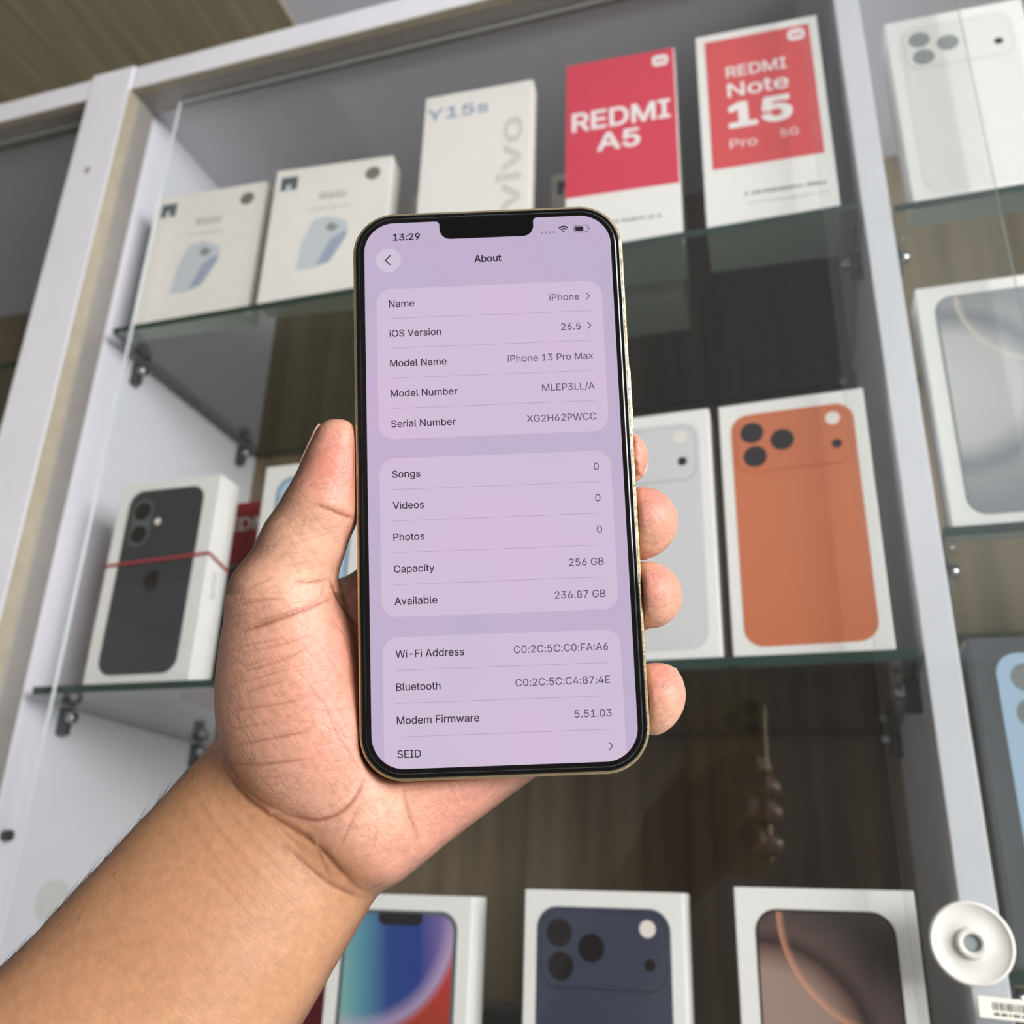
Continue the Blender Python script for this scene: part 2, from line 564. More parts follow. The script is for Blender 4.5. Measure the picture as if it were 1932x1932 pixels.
def three_lens_back(e, w, h, body, line, lens_m, lens_ring=None, flash=True, pw=78.0, top=9.0, bot=6.5):
    x0, x1, z0, z1 = -pw / 2, pw / 2, bot, h - top
    p = print_flat('printed_phone', rrect(x0, x1, z0, z1, 12), -0.15, body, e)
    ph = z1 - z0
    pl = print_flat('camera_plateau', rrect(x0 + 2.5, x1 - 2.5, z1 - 43, z1 - 2.5, 10), -0.25, line, p)
    print_flat('camera_plateau_face', rrect(x0 + 3.1, x1 - 3.1, z1 - 42, z1 - 3.0, 9.6), -0.32, body, p)
    for cx, cz in ((x0 + 13.5, z1 - 14), (x0 + 14.5, z1 - 31.5), (x0 + 32.5, z1 - 21.5)):
        print_flat('lens', circ(cx, cz, 7.6), -0.40, lens_m, p)
    if flash:
        print_flat('flash', circ(x1 - 13, z1 - 10.5, 4.6), -0.40, M['flash'], p)
    print_flat('sensor', circ(x1 - 12, z1 - 29, 3.2), -0.40, M['lens'], p)
    return p

# upper shelf
def charger(label, X, Y, w, h, d, yaw, group, words=True):
    e = carton('charger_box', label, 'box', X, Y, S1, w, h, d, M['carton_warm'], yaw, group)
    print_flat('logo_square', [(-w / 2 + 6, h - 24), (-w / 2 + 22, h - 24), (-w / 2 + 22, h - 9), (-w / 2 + 6, h - 9)], -0.15, M['dark_ink'], e)
    print_flat('logo_mark', [(-w / 2 + 11.5, h - 24), (-w / 2 + 16, h - 24), (-w / 2 + 16, h - 17), (-w / 2 + 11.5, h - 18)], -0.25, M['cube_light'], e)
    print_flat('seal', circ(w / 2 - 17, h - 17, 7), -0.15, M['seal'], e)
    text_print('title_text', 'Wello', 2, h - 35, 26, 8.5, -0.15, M['grey_ink'], e)
    words_print('subtitle_text', 1, h - 49, 36, 3.6, -0.15, M['pale_ink'], e)
    # the pictured plug: top, left and right faces
    c = (-1, h - 88)
    P = lambda *q: [(c[0] + a, c[1] + b) for a, b in q]
    p = print_flat('printed_plug', P((-22, -24), (-8, -25), (8, -20), (22, 8), (20, 22), (2, 30), (-12, 27), (-20, 4)), -0.15, M['cube_light'], e)
    print_flat('plug_side', P((-4, -22), (8, -19), (21, 7), (18, 12), (6, 4)), -0.25, M['cube_mid'], p)
    print_flat('plug_port', P((0, 16), (8, 12), (13, 18), (4, 23)), -0.25, M['grey_ink'], p)
    return e
charger('white charger carton nearest the wide post, leftmost on the upper shelf', -491, 585, 112, 142, 22, 2.8, 'charger boxes')
charger('taller-looking white charger carton beside the tall white carton with blue lettering', -365, 585, 110, 143, 22, 5.0, 'charger boxes')
charger('white charger carton standing behind the tall white carton, left of it', -262, 652, 114, 152, 50, 0, 'charger boxes')
charger('white charger carton standing behind, between the tall white and crimson cartons', -128, 660, 114, 152, 50, 0, 'charger boxes')

e = carton('phone_box', 'tall off-white carton with slate blue Y15s lettering on the upper shelf', 'box', -231, 585, S1, 97, 193.5, 16, M['carton_warm'], 2.9)
text_print('model_text', 'Y15s', -18, 172, 56, 13, -0.15, M['blue_ink'], e, 0.01)
text_print('brand_text', 'vivo', 30, 105, 100, 22, -0.15, M['pale_ink'], e, 0.02, math.pi / 2)

e = carton('phone_box', 'crimson and white carton lettered REDMI A5 on the upper shelf', 'box', -106.6, 585, S1, 90, 194, 52, M['carton'], 3.2)
print_flat('red_panel', [(-45, 53), (44.4, 53), (44.4, 193.6), (-45, 193.6)], -0.15, M['red'], e)
text_print('title_text', 'REDMI', 0, 129.5, 80, 20, -0.25, M['white_ink'], e, 0.02)
text_print('title_text', 'A5', -2, 105, 35, 19, -0.25, M['white_ink'], e, 0.02)
print_flat('logo', rrect(27, 40, 176, 188, 4), -0.25, M['white_ink'], e)
text_print('logo_text', 'mi', 33.5, 182, 7, 5, -0.35, M['red'], e, 0.02)
words_print('small_text', 10, 24, 40, 3.4, -0.15, M['grey_ink'], e)

e = carton('phone_box', 'white carton with coral red panel lettered REDMI Note 15 beside the partition', 'box', 3.5, 585, S1, 94.4, 194, 52, M['carton'], 2.3)
print_flat('red_panel', [(-40, 55), (41, 55), (41, 186), (-40, 186)], -0.15, M['red_warm'], e)
text_print('title_text', 'REDMI', -2, 150, 46, 11.5, -0.25, M['white_ink'], e, 0.012)
text_print('title_text', 'Note', -2, 131, 46, 14.5, -0.25, M['white_ink'], e, 0.012)
text_print('title_text', '15', -2, 105, 48, 26, -0.25, M['white_ink'], e, 0.035)
text_print('subtitle_text', 'Pro', -16, 77, 20, 8.5, -0.25, M['white_ink'], e)
text_print('subtitle_text', '5G', 18, 80, 13, 7, -0.25, M['white_ink'], e)
print_flat('logo', rrect(24, 37, 171, 183, 4), -0.25, M['white_ink'], e)
text_print('logo_text', 'mi', 30.5, 177, 7, 5, -0.35, M['red_warm'], e, 0.02)
words_print('small_text', 12, 28, 60, 4, -0.15, M['grey_ink'], e)
words_print('small_text', 12, 19, 58, 3, -0.15, M['pale_ink'], e)

# middle shelf
e = carton('phone_box', 'white box picturing a charcoal phone, wrapped with a red rubber band', 'box', -477, 585, S2, 92.6, 166, 27, M['carton'], 0.5, lid=1)
p = print_flat('printed_phone', rrect(-35.5, 33.5, 7, 158, 12), -0.15, M['black_print'], e)
print_flat('camera_bump', rrect(-31, -12, 110, 150, 9), -0.25, M['carton_grey'], p)
for z in (140, 120):
    print_flat('lens', circ(-21.5, z, 7.5), -0.35, M['lens'], p)
print_flat('flash', circ(-5.5, 130, 3), -0.35, M['flash'], p)
print_flat('fruit_logo', [(a * 7.5 - 1, b * 8 + 80) for a, b in
           [(math.cos(t) * (1 if not (-0.5 < math.remainder(t, 2 * math.pi) < 0.6) else 0.72), math.sin(t) * (1 - 0.12 * math.cos(2 * t))) for t in
            [2 * math.pi * i / 36 for i in range(36)]]], -0.25, M['lens'], p)
tv, tf, tw, tt, tb = text_vf('iPhone')
add_obj('side_text', [(46.5, 12 + (b - 0.25) * 9 * 1.0, 66 + a * 9.5) for a, b in tv], tf, M['grey_ink'], e)
# the rubber band goes round the carton
pts = [(-47.0, -0.7), (-46.6, -0.9), (46.6, -0.9), (47.1, -0.5), (47.1, 27.5), (46.6, 27.8), (-46.6, 27.8), (-47.1, 27.5), (-47.1, -0.5)]
v, f = [], []
for i, (a, b) in enumerate(pts[1:]):
    dz = 99 if b < 10 else 93
    dz -= (a < 0) * 4
    s = 0.7
    for oz, k in ((-1.1, 1.0), (1.1, 1.0), (1.1, 1.012), (-1.1, 1.012)):
        v.append((a * k, 13.5 + (b - 13.5) * (k if k == 1 else 1.04), dz + oz))
n = len(pts) - 1
for i in range(n):
    j = (i + 1) % n
    for k in range(4):
        f.append([i * 4 + k, j * 4 + k, j * 4 + (k + 1) % 4, i * 4 + (k + 1) % 4])
rb = empty('rubber_band', (-477, 585, S2 + 0.2), math.radians(0.5))
tag(rb, 'thin red rubber band stretched round the box with the charcoal phone', 'rubber band')
add_obj('band', v, f, M['rubber'], rb)

e = carton('phone_box', 'dark red carton standing behind the rubber-banded white box', 'box', -434, 645, S2, 92, 168, 40, M['red_dark'], 0)
text_print('title_text', 'REDMI', -8, 148, 60, 12, -0.15, M['pale_ink'], e, 0.02)
print_flat('white_panel', [(20, 60), (45.5, 60), (45.5, 148), (34, 130)], -0.15, M['pale_ink'], e)
p = print_flat('printed_phone', rrect(-30, 20, 10, 112, 7), -0.2, M['carton_grey'], e)
print_flat('printed_screen', rrect(-26, 16, 14, 108, 5), -0.3, M['lens'], p)

e = carton('phone_box', 'white box picturing a sky blue phone, partly behind the thumb', 'box', -350, 592, S2, 90, 171, 27, M['carton'], 0, lid=1)
p = print_flat('printed_phone', rrect(-33, 35, 8, 160, 13), -0.15, M['sky_dark'], e)
print_flat('printed_back', rrect(-30.5, 32.5, 10.5, 157.5, 11), -0.25, M['sky'], p)

e = carton('phone_box', 'white box picturing a silver three-lens phone, right behind the fingertips', 'box', -96, 586, S2, 92, 174, 27, M['carton'], -1.5, lid=1)
three_lens_back(e, 92, 174, M['silver'], M['silver_line'], M['lens'], flash=True)

e = carton('phone_box', 'white box picturing an orange three-lens phone on the middle shelf', 'box', 3, 585, S2, 93, 175, 27, M['carton'], -2.3, lid=1)
three_lens_back(e, 93, 175, M['orange'], M['orange_dark'], M['lens'])

# bottom row standing on the deck
def swirl_mat(name, kind):
    """printed wallpaper: colour bands along an arc, in the print's own plane"""
    m = bpy.data.materials.new(name)
    m.use_nodes = True
    nt = m.node_tree
    b = nt.nodes['Principled BSDF']
    b.inputs['Roughness'].default_value = 0.3
    tc = nt.nodes.new('ShaderNodeTexCoord')
    sp = nt.nodes.new('ShaderNodeSeparateXYZ')
    nt.links.new(tc.outputs['Generated'], sp.inputs[0])
    def math_(op, a, bb, clamp=False):
        n = nt.nodes.new('ShaderNodeMath'); n.operation = op; n.use_clamp = clamp
        for i, q in enumerate((a, bb)):
            if q is None: continue
            if isinstance(q, (int, float)): n.inputs[i].default_value = q
            else: nt.links.new(q, n.inputs[i])
        return n.outputs[0]
    def ramp(fac, stops):
        r = nt.nodes.new('ShaderNodeValToRGB')
        el = r.color_ramp.elements
        while len(el) < len(stops): el.new(0.5)
        for q, (pos, c) in zip(el, stops):
            q.position = pos; q.color = (*lin(c), 1)
        nt.links.new(fac, r.inputs[0])
        return r.outputs[0]
    X, Z = sp.outputs[0], sp.outputs[2]
    def dist(cx, cz, sx, sz):
        dx = math_('MULTIPLY', math_('SUBTRACT', X, cx), sx)
        dz = math_('MULTIPLY', math_('SUBTRACT', Z, cz), sz)
        return math_('SQRT', math_('ADD', math_('MULTIPLY', dx, dx), math_('MULTIPLY', dz, dz)), None)
    if kind == 'blue':
        d = dist(0.14, 0.986, 1.0, 2.085)       # arc centred at the upper left
        inner = ramp(math_('ADD', X, math_('MULTIPLY', math_('SUBTRACT', Z, 0.8), 0.15)),
                     [(0.0, (128, 178, 176)), (0.16, (96, 152, 170)), (0.42, (44, 74, 140)), (0.7, (40, 66, 138)), (0.95, (130, 110, 168))])
        outer_ = ramp(Z, [(0.0, (205, 130, 110)), (0.4, (176, 80, 50)), (0.62, (168, 62, 44)), (0.8, (190, 60, 62))])
        edge = ramp(math_('MULTIPLY', d, 0.8), [(0.0, (0, 0, 0)), (0.60, (0, 0, 0)), (0.70, (215, 215, 215)), (0.715, (160, 160, 160)), (0.76, (0, 0, 0))])
        side = ramp(math_('MULTIPLY', d, 0.8), [(0.0, (0, 0, 0)), (0.705, (0, 0, 0)), (0.73, (255, 255, 255))])
        mx = nt.nodes.new('ShaderNodeMix'); mx.data_type = 'RGBA'
        nt.links.new(side, mx.inputs[0]); nt.links.new(inner, mx.inputs[6]); nt.links.new(outer_, mx.inputs[7])
        m2 = nt.nodes.new('ShaderNodeMix'); m2.data_type = 'RGBA'
        nt.links.new(edge, m2.inputs[0]); nt.links.new(mx.outputs[2], m2.inputs[6]); m2.inputs[7].default_value = (*lin((205, 178, 205)), 1)
        nt.links.new(m2.outputs[2], b.inputs['Base Color'])
    else:
        # a pale disc from the lower left with a dark rim, crossed by a bright hairline arc
        d = dist(0.0, 0.556, 1.0, 2.25)
        d2 = dist(0.97, 0.985, 1.0, 2.25)
        if kind == 'sand':
            st = [(0.0, (158, 134, 124)), (0.40, (160, 136, 124)), (0.50, (118, 92, 84)), (0.55, (58, 46, 44)), (0.62, (92, 74, 70)), (0.80, (58, 54, 54))]
            line = (222, 158, 124)
        else:
            st = [(0.0, (206, 206, 204)), (0.40, (196, 196, 196)), (0.52, (150, 152, 154)), (0.56, (134, 138, 142)), (0.66, (158, 160, 162)), (0.85, (140, 143, 146))]
            line = (226, 214, 196)
        base = ramp(math_('MULTIPLY', d, 0.7), st)
        hl = ramp(d2, [(0.0, (0, 0, 0)), (0.76, (0, 0, 0)), (0.812, (220, 220, 220)), (0.825, (0, 0, 0))])
        mx = nt.nodes.new('ShaderNodeMix'); mx.data_type = 'RGBA'
        nt.links.new(hl, mx.inputs[0]); nt.links.new(base, mx.inputs[6]); mx.inputs[7].default_value = (*lin(line), 1)
        nt.links.new(mx.outputs[2], b.inputs['Base Color'])
    return m
DK = -163
e = carton('phone_box', 'white box picturing a phone with blue and red swirl, below the wrist', 'box', -253, 588, DK, 93, 169, 27, M['carton'], 0, lid=1)
p = print_flat('printed_phone', rrect(-37.5, 38, 8, 160, 11), -0.15, M['dark_ink'], e)
print_flat('printed_screen', rrect(-35, 35.5, 10.5, 157.5, 9), -0.25, swirl_mat('blue_red_swirl_print', 'blue'), p)
print_flat('printed_notch', [(-14, 158.5), (-14, 154), (-11, 151.5), (12, 151.5), (15, 154), (15, 158.5)], -0.35, M['lens'], p)
e = carton('phone_box', 'white box picturing a navy three-lens phone in the bottom row', 'box', -126, 586, DK, 93.5, 174, 27, M['carton'], 0, lid=1)
three_lens_back(e, 93.5, 174, M['navy'], M['navy_dark'], M['lens'])
e = carton('phone_box', 'white box picturing a brown swirl screen, beside the round door pull', 'box', -4, 586, DK, 94, 178, 27, M['carton'], 0, lid=1)
p = print_flat('printed_phone', rrect(-36.5, 36, 7, 167, 12), -0.15, M['lens'], e)
print_flat('printed_screen', rrect(-35.3, 34.8, 8.2, 165.8, 11), -0.25, swirl_mat('brown_swirl_print', 'sand'), p)
carton('phone_box', 'plain dark red carton in the bottom row, left of the swirl box', 'box', -352, 640, DK, 84, 112, 40, M['red_dark'], 0)
carton('phone_box', 'low plain grey carton set back between the navy and blue-red swirl boxes', 'box', -215, 690, DK, 96, 100, 60, M['carton_grey'], 0)

# right bay
e = carton('phone_box', 'white box picturing a white three-lens phone at the top right', 'box', 146, 589, R1, 95.6, 172, 27, M['carton'], 2.0, lid=1)
three_lens_back(e, 95.6, 172, M['snow'], M['snow_line'], M['lens_grey'], flash=False)
e = carton('phone_box', 'white box picturing a grey swirl screen, right of the partition', 'box', 138, 589, R2, 95, 173, 27, M['carton'], 0.5, lid=1)
p = print_flat('printed_phone', rrect(-37.5, 37.5, 7, 164, 12), -0.15, M['lens_grey'], e)
print_flat('printed_screen', rrect(-36, 36, 8.5, 162.5, 10.5), -0.25, swirl_mat('grey_swirl_print', 'grey'), p)
e = carton('phone_box', 'dark grey box picturing a sky blue two-lens phone at the right edge', 'box', 134, 589, R3, 94, 174, 27, M['carton_grey'], 0, bev=3.0)
p = print_flat('printed_phone', rrect(-33, 40, 6, 164, 12), -0.15, M['sky'], e)
for z in (150, 130):
    print_flat('lens', circ(-18, z, 8.0), -0.25, M['lens_grey'], p)
# ---------------------------------------------------------------- the smartphone in the hand
# phone frame: x across the screen, y along it, z out of the glass (mm); screen surface at z = 0
PHONE = Matrix(((0.9597, 0.0084, 0.2807, -0.07862), (0.2738, -0.2504, -0.9286, 0.22856), (0.0625, 0.9681, -0.2426, 0.10975 + EYE), (0, 0, 0, 1)))
xa = Vector((PHONE[0][0], PHONE[1][0], PHONE[2][0])).normalized()
ya = Vector((PHONE[0][1], PHONE[1][1], PHONE[2][1]))
ya = (ya - xa * ya.dot(xa)).normalized()
za = xa.cross(ya)
for i in range(3):
    PHONE[i][0], PHONE[i][1], PHONE[i][2] = xa[i], ya[i], za[i]
phone = bpy.data.objects.new('smartphone', None)
phone.empty_display_size = 0.02
COL.objects.link(phone)
phone.matrix_world = PHONE
tag(phone, 'gold-framed smartphone held upright in the hand, lilac settings screen lit', 'smartphone')

gold = mat('polished_gold_steel', (206, 188, 150), 0.2, metal=1.0, bump=0.12, bscale=1200)
band_m = mat('grey_antenna_plastic', (120, 114, 98), 0.4)
black_glass = mat('black_front_glass', (5, 5, 7), 0.06, spec=0.5)
prot_m = mat('black_protector_border', (3, 3, 4), 0.05, spec=0.6)
prot_rim = mat('protector_rim', (58, 62, 64), 0.12, spec=0.6)
back_m = mat('matte_gold_back_glass', (214, 196, 160), 0.35)

def loft(name, rings, material, parent, cap0=True, cap1=True, smooth=False):
    n = len(rings[0])
    v = [p for r in rings for p in r]
    f = []
    for k in range(len(rings) - 1):
        f += [[k * n + i, k * n + (i + 1) % n, (k + 1) * n + (i + 1) % n, (k + 1) * n + i] for i in range(n)]
    if cap0: f.append(list(range(n - 1, -1, -1)))
    if cap1: f.append([(len(rings) - 1) * n + i for i in range(n)])
    return add_obj(name, v, f, material, parent, smooth)

PW, PH, PR = 39.05, 80.4, 12.2
def ring(inset, z, n=16):
    return [(a, b, z) for a, b in rrect(-PW + inset, PW - inset, -PH + inset, PH - inset, max(PR - inset, 1), n)]
loft('frame', [ring(1.0, -7.6), ring(0.25, -7.3), ring(0, -6.7), ring(0, -1.35), ring(0.12, -0.95), ring(0.45, -0.72), ring(0.8, -0.68)], gold, phone, True, True)
loft('back_glass', [ring(0.9, -7.95), ring(0.6, -7.55)], back_m, phone)
for sx, sy in ((1, 1), (1, -1), (-1, 1), (-1, -1)):      # antenna breaks on the sides
    box('antenna_band', *sorted((sx * 38.6, sx * 39.09)), sy * 66 - 0.5, sy * 66 + 0.5, -6.6, -1.2, band_m, phone)
for sx in (-1, 1):
    box('antenna_band', sx * 27 - 0.5, sx * 27 + 0.5, *sorted((sx * 80.0, sx * 80.44)), -6.6, -1.2, band_m, phone)
    box('antenna_band', sx * 27 - 0.5, sx * 27 + 0.5, *sorted((-sx * 80.0, -sx * 80.44)), -6.6, -1.2, band_m, phone)
for y0, y1 in ((33, 43), (20, 30)):
    box('volume_button', -39.4, -38.8, y0, y1, -5.4, -2.6, gold, phone, 0.2)
box('mute_switch', -39.35, -38.8, 49, 54, -5.2, -2.8, gold, phone, 0.2)
box('power_button', 38.8, 39.45, 14, 32, -5.4, -2.6, gold, phone, 0.2)
box('charging_port', -4.4, 4.4, -80.44, -79.8, -5.2, -2.6, black_glass, phone)
# camera island on the back
isl = loft('camera_island', [[(a, b, -7.9) for a, b in rrect(-2, 37, 40, 78, 9)], [(a, b, -9.0) for a, b in rrect(-1.6, 36.6, 40.4, 77.6, 9)]], back_m, phone)
for cx, cy in ((27, 68), (27, 49.5), (8, 59)):
    loft('lens', [[(a, b, -8.9) for a, b in circ(cx, cy, 7.6)], [(a, b, -10.4) for a, b in circ(cx, cy, 7.4)], [(a, b, -10.4) for a, b in circ(cx, cy, 6.2)]], black_glass, isl)
loft('front_glass', [ring(0.82, -0.70), ring(0.86, -0.48), ring(1.1, -0.40)], black_glass, phone)
loft('screen_protector', [ring(1.95, -0.42), ring(2.0, -0.12), ring(2.25, -0.06)], [prot_m], phone)
loft('protector_rim', [ring(1.93, -0.36), ring(1.93, -0.14), ring(2.06, -0.1), ring(2.06, -0.36)], prot_rim, phone, False, False)

# screen, laid out in points (428 x 926)
SW, SH = 71.2, 154.07
def pt(x, y):
    return ((x / 428 - 0.5) * SW, (0.5 - y / 926) * SH)
def screen_mat(name, col, var=0.0):
    m = bpy.data.materials.new(name)
    m.use_nodes = True
    nt = m.node_tree
    b = nt.nodes['Principled BSDF']
    b.inputs['Base Color'].default_value = (0.01, 0.01, 0.012, 1)
    b.inputs['Roughness'].default_value = 0.12
    b.inputs['Specular IOR Level'].default_value = 0.35
    b.inputs['Emission Color'].default_value = (*lin(col), 1)
    b.inputs['Emission Strength'].default_value = 0.95
    if var:      # the slow lilac-to-pink drift of the wallpaper
        tc = nt.nodes.new('ShaderNodeTexCoord')
        n = nt.nodes.new('ShaderNodeTexNoise')
        n.inputs['Scale'].default_value = 28
        n.inputs['Detail'].default_value = 1
        nt.links.new(tc.outputs['Object'], n.inputs['Vector'])
        r = nt.nodes.new('ShaderNodeValToRGB')
        c2 = tuple(min(255, q + d) for q, d in zip(col, (6 * var, -1 * var, 2 * var)))
        r.color_ramp.elements[0].color = (*lin(col), 1); r.color_ramp.elements[0].position = 0.35
        r.color_ramp.elements[1].color = (*lin(c2), 1); r.color_ramp.elements[1].position = 0.65
        nt.links.new(n.outputs[0], r.inputs[0])
        nt.links.new(r.outputs[0], b.inputs['Emission Color'])
    return m
E_BG = screen_mat('screen_lilac', (193, 178, 207), 1.0)
E_CARD = screen_mat('screen_card', (209, 192, 216), 1.0)
E_BTN = screen_mat('screen_button', (211, 196, 218))
E_TXT = screen_mat('screen_text', (26, 19, 35))
E_VAL = screen_mat('screen_value_text', (92, 80, 106))
E_SEP = screen_mat('screen_separator', (176, 160, 186))
E_DIM = screen_mat('screen_dim_dots', (150, 136, 164))

def flat_pt(name, pts, z, m, parent):
    v = [(*pt(a, b), z) for a, b in pts]
    # make sure it faces out of the glass
    ar = sum(v[i][0] * v[(i + 1) % len(v)][1] - v[(i + 1) % len(v)][0] * v[i][1] for i in range(len(v)))
    idx = list(range(len(v)))
    return add_obj(name, v, [idx if ar > 0 else idx[::-1]], m, parent)

sc_out = rrect(0, 428, 0, 926, 53, 24)
screen = flat_pt('screen', sc_out, 0.0, E_BG, phone)
screen['label'] = 'lit lilac display listing device details'
nl, nr, nb = 131.7, 295.2, 33.2
notch = [(nl - 7, -1)] + [(nl - 7 + 7 * math.sin(t), 0 + 7 * (1 - math.cos(t))) for t in [math.pi / 2 * i / 6 for i in range(7)]]
notch += [(nl + 19 * (1 - math.cos(t)), nb - 19 * (1 - math.sin(t))) for t in [math.pi / 2 * i / 10 for i in range(11)]]
notch += [(nl + nr - a, b) for a, b in notch[::-1]]
flat_pt('notch', notch, 0.03, black_glass, screen)
# earpiece cut-out in the protector
cut = [(175.5, -12.6), (181, -8.6), (242.5, -8.6), (248, -12.6)]
def stroke(name, pts, w, z, m, parent, closed=False):
    """polyline with width w (points)"""
    v, f = [], []
    P = [Vector(p) for p in pts]
    n = len(P)
    for i, p in enumerate(P):
        a = P[i - 1] if (i > 0 or closed) else None
        b = P[(i + 1) % n] if (i < n - 1 or closed) else None
        d1 = (p - a).normalized() if a is not None else (b - p).normalized()
        d2 = (b - p).normalized() if b is not None else d1
        t = (d1 + d2).normalized()
        nn = Vector((-t.y, t.x)) / max(0.3, t.dot(d1))
        for s in (0.5, -0.5):
            q = p + nn * w * s
            v.append((*pt(q.x, q.y), z))
    for i in range(n if closed else n - 1):
        j = (i + 1) % n
        f.append([i * 2, i * 2 + 1, j * 2 + 1, j * 2])
    o = add_obj(name, v, f, m, parent)
    if o.data.polygons[0].normal.z < 0:
        o.data.flip_normals()
    return o
stroke('earpiece_cutout', cut, 1.0, 0.02, prot_rim, screen)

ref_v, ref_f, REFW, _, _ = text_vf('Model Name')
UNIT = 96.0 / REFW         # points per unit of lettering, so that the widths agree
def stext(name, body, x, base, m, right=False, bold=0.0, size=1.0, width=None):
    v, f, w, top, bot = text_vf(body, bold)
    s = UNIT * size if width is None else width / w
    sy = UNIT * size * 0.985
    x0 = x - w * s if right else x
    o = add_obj(name, [(*pt(x0 + a * s, base - b * sy), 0.06) for a, b in v], f, m, screen)
    if len(o.data.polygons) and o.data.polygons[0].normal.z < 0:
        o.data.flip_normals()
    return o
stext('time_text', '13:29', 50.6, 32.0, E_TXT, bold=0.018, width=47)
stext('title_text', 'About', 190.7, 77.0, E_TXT, bold=0.018, width=47)
for k in range(4):
    flat_pt('signal_dot', circ(309.6 + k * 6.9, 28.6, 2.0, 14), 0.05, E_DIM, screen)
def arc(cx, cy, r0, r1, a0, a1, n=12):
    o = [(cx + r1 * math.cos(a0 + (a1 - a0) * i / n), cy - r1 * math.sin(a0 + (a1 - a0) * i / n)) for i in range(n + 1)]
    return o + [(cx + r0 * math.cos(a1 + (a0 - a1) * i / n), cy - r0 * math.sin(a1 + (a0 - a1) * i / n)) for i in range(n + 1)]
A0, A1 = math.radians(45), math.radians(135)
for r0, r1 in ((9.4, 12.0), (5.2, 7.8)):
    flat_pt('wifi_icon', arc(347.4, 29.2, r0, r1, A0, A1), 0.05, E_TXT, screen)
flat_pt('wifi_icon', [(347.4, 29.4)] + [(347.4 + 3.6 * math.cos(A0 + (A1 - A0) * i / 8), 29.2 - 3.6 * math.sin(A0 + (A1 - A0) * i / 8)) for i in range(9)], 0.05, E_TXT, screen)
stroke('battery_outline', rrect(365.6, 390.0, 17.6, 30.2, 4.2, 6), 1.1, 0.05, E_VAL, screen, True)
flat_pt('battery_fill', rrect(367.6, 382.0, 19.6, 28.2, 2.4, 5), 0.05, E_TXT, screen)
flat_pt('battery_tip', [(391.4, 21.8), (392.8, 22.8), (392.8, 25.0), (391.4, 26.0)], 0.05, E_VAL, screen)
flat_pt('back_button', circ(41.9, 67.6, 21.8, 40), 0.03, E_BTN, screen)
stroke('back_chevron', [(45.2, 58.8), (36.6, 67.6), (45.2, 76.4)], 2.1, 0.06, E_TXT, screen)

def card(y0, y1):
    flat_pt('card', rrect(20, 408, y0, y1, 26, 12), 0.02, E_CARD, screen)
card(120, 385)
card(418.6, 683.6)
low = [(x, y) for x, y in sc_out if y > 860 and 20 < x < 408]
yc = 926 - 53 + math.sqrt(53 ** 2 - 33 ** 2)
top = rrect(20, 408, 716.6, 900, 26, 12)[26:52]       # the two upper corners (y grows downwards)
low_r = sorted([p for p in low if p[0] > 214], key=lambda p: -p[0])
low_l = sorted([p for p in low if p[0] <= 214], key=lambda p: -p[0])
flat_pt('card', top + [(408, yc)] + low_r + low_l + [(20, yc)], 0.02, E_CARD, screen)

ROWS = [(120, [('Name', 'iPhone', 1), ('iOS Version', '26.5', 1), ('Model Name', 'iPhone 13 Pro Max', 0), ('Model Number', 'MLEP3LL/A', 0), ('Serial Number', 'XG2H62PWCC', 0)]),
        (418.6, [('Songs', '0', 0), ('Videos', '0', 0), ('Photos', '0', 0), ('Capacity', '256 GB', 0), ('Available', '236.87 GB', 0)]),
        (716.6, [('Wi-Fi Address', 'C0:2C:5C:C0:FA:A6', 0), ('Bluetooth', 'C0:2C:5C:C4:87:4E', 0), ('Modem Firmware', '5.51.03', 0), ('SEID', '', 1)])]
for y0, rows in ROWS:
    for i, (a, b, ch) in enumerate(rows):
        base = y0 + 53 * i + 32.8
        stext('label_text', a, 41.3, base, E_TXT, bold=0.007)
        if b:
            stext('value_text', b, 369 if ch else 387.5, base, E_VAL, right=True, bold=0.005)
        if ch:
            cy = base - 6.4
            stroke('row_chevron', [(380.6, cy - 6.2), (386.6, cy), (380.6, cy + 6.2)], 1.6, 0.05, E_VAL, screen)
        if i < len(rows) - 1:
            ys = y0 + 53 * (i + 1)
            flat_pt('separator', [(41.6, ys - 0.42), (388, ys - 0.42), (388, ys + 0.42), (41.6, ys + 0.42)], 0.04, E_SEP, screen)

# ---------------------------------------------------------------- the hand and forearm (one continuous skin)
def smin(a,b,k):
    h=np.maximum(k-np.abs(a-b),0.)/k
    return np.minimum(a,b)-h*h*k*.25
def smax(a,b,k): return -smin(-a,-b,k)
def cone(p,a,ra,b,rb,n=None,s=1.):
    """tapered capsule; optional flattening by s along axis n"""
    a=np.asarray(a,float);b=np.asarray(b,float)
    q=p-a;ba=b-a
    if n is not None:
        n=np.asarray(n,float);n=n-ba*(n@ba)/(ba@ba);n/=np.linalg.norm(n)
        q=q+np.outer(q@n,n)*(s-1)
    t=np.clip(q@ba/(ba@ba),0,1)
    return np.linalg.norm(q-t[:,None]*ba,axis=1)-(ra+(rb-ra)*t)
def ell(p,c,r,ax=None):
    q=p-np.asarray(c,float)
    if ax is not None:q=q@ax
    r=np.asarray(r,float)
    k0=np.linalg.norm(q/r,axis=1);k1=np.linalg.norm(q/r**2,axis=1)+1e-9
    return k0*(k0-1)/k1
def rotz(a):
    a=np.radians(a);return np.array([[np.cos(a),-np.sin(a),0],[np.sin(a),np.cos(a),0],[0,0,1.]])
def chain(p,pts,k=4.):
    d=None
    for (a,ra),(b,rb) in zip(pts[:-1],pts[1:]):
        e=cone(p,a,ra,b,rb);d=e if d is None else smin(d,e,k)
    return d
FW=(.77,-.62,.15)   # width axis of wrist
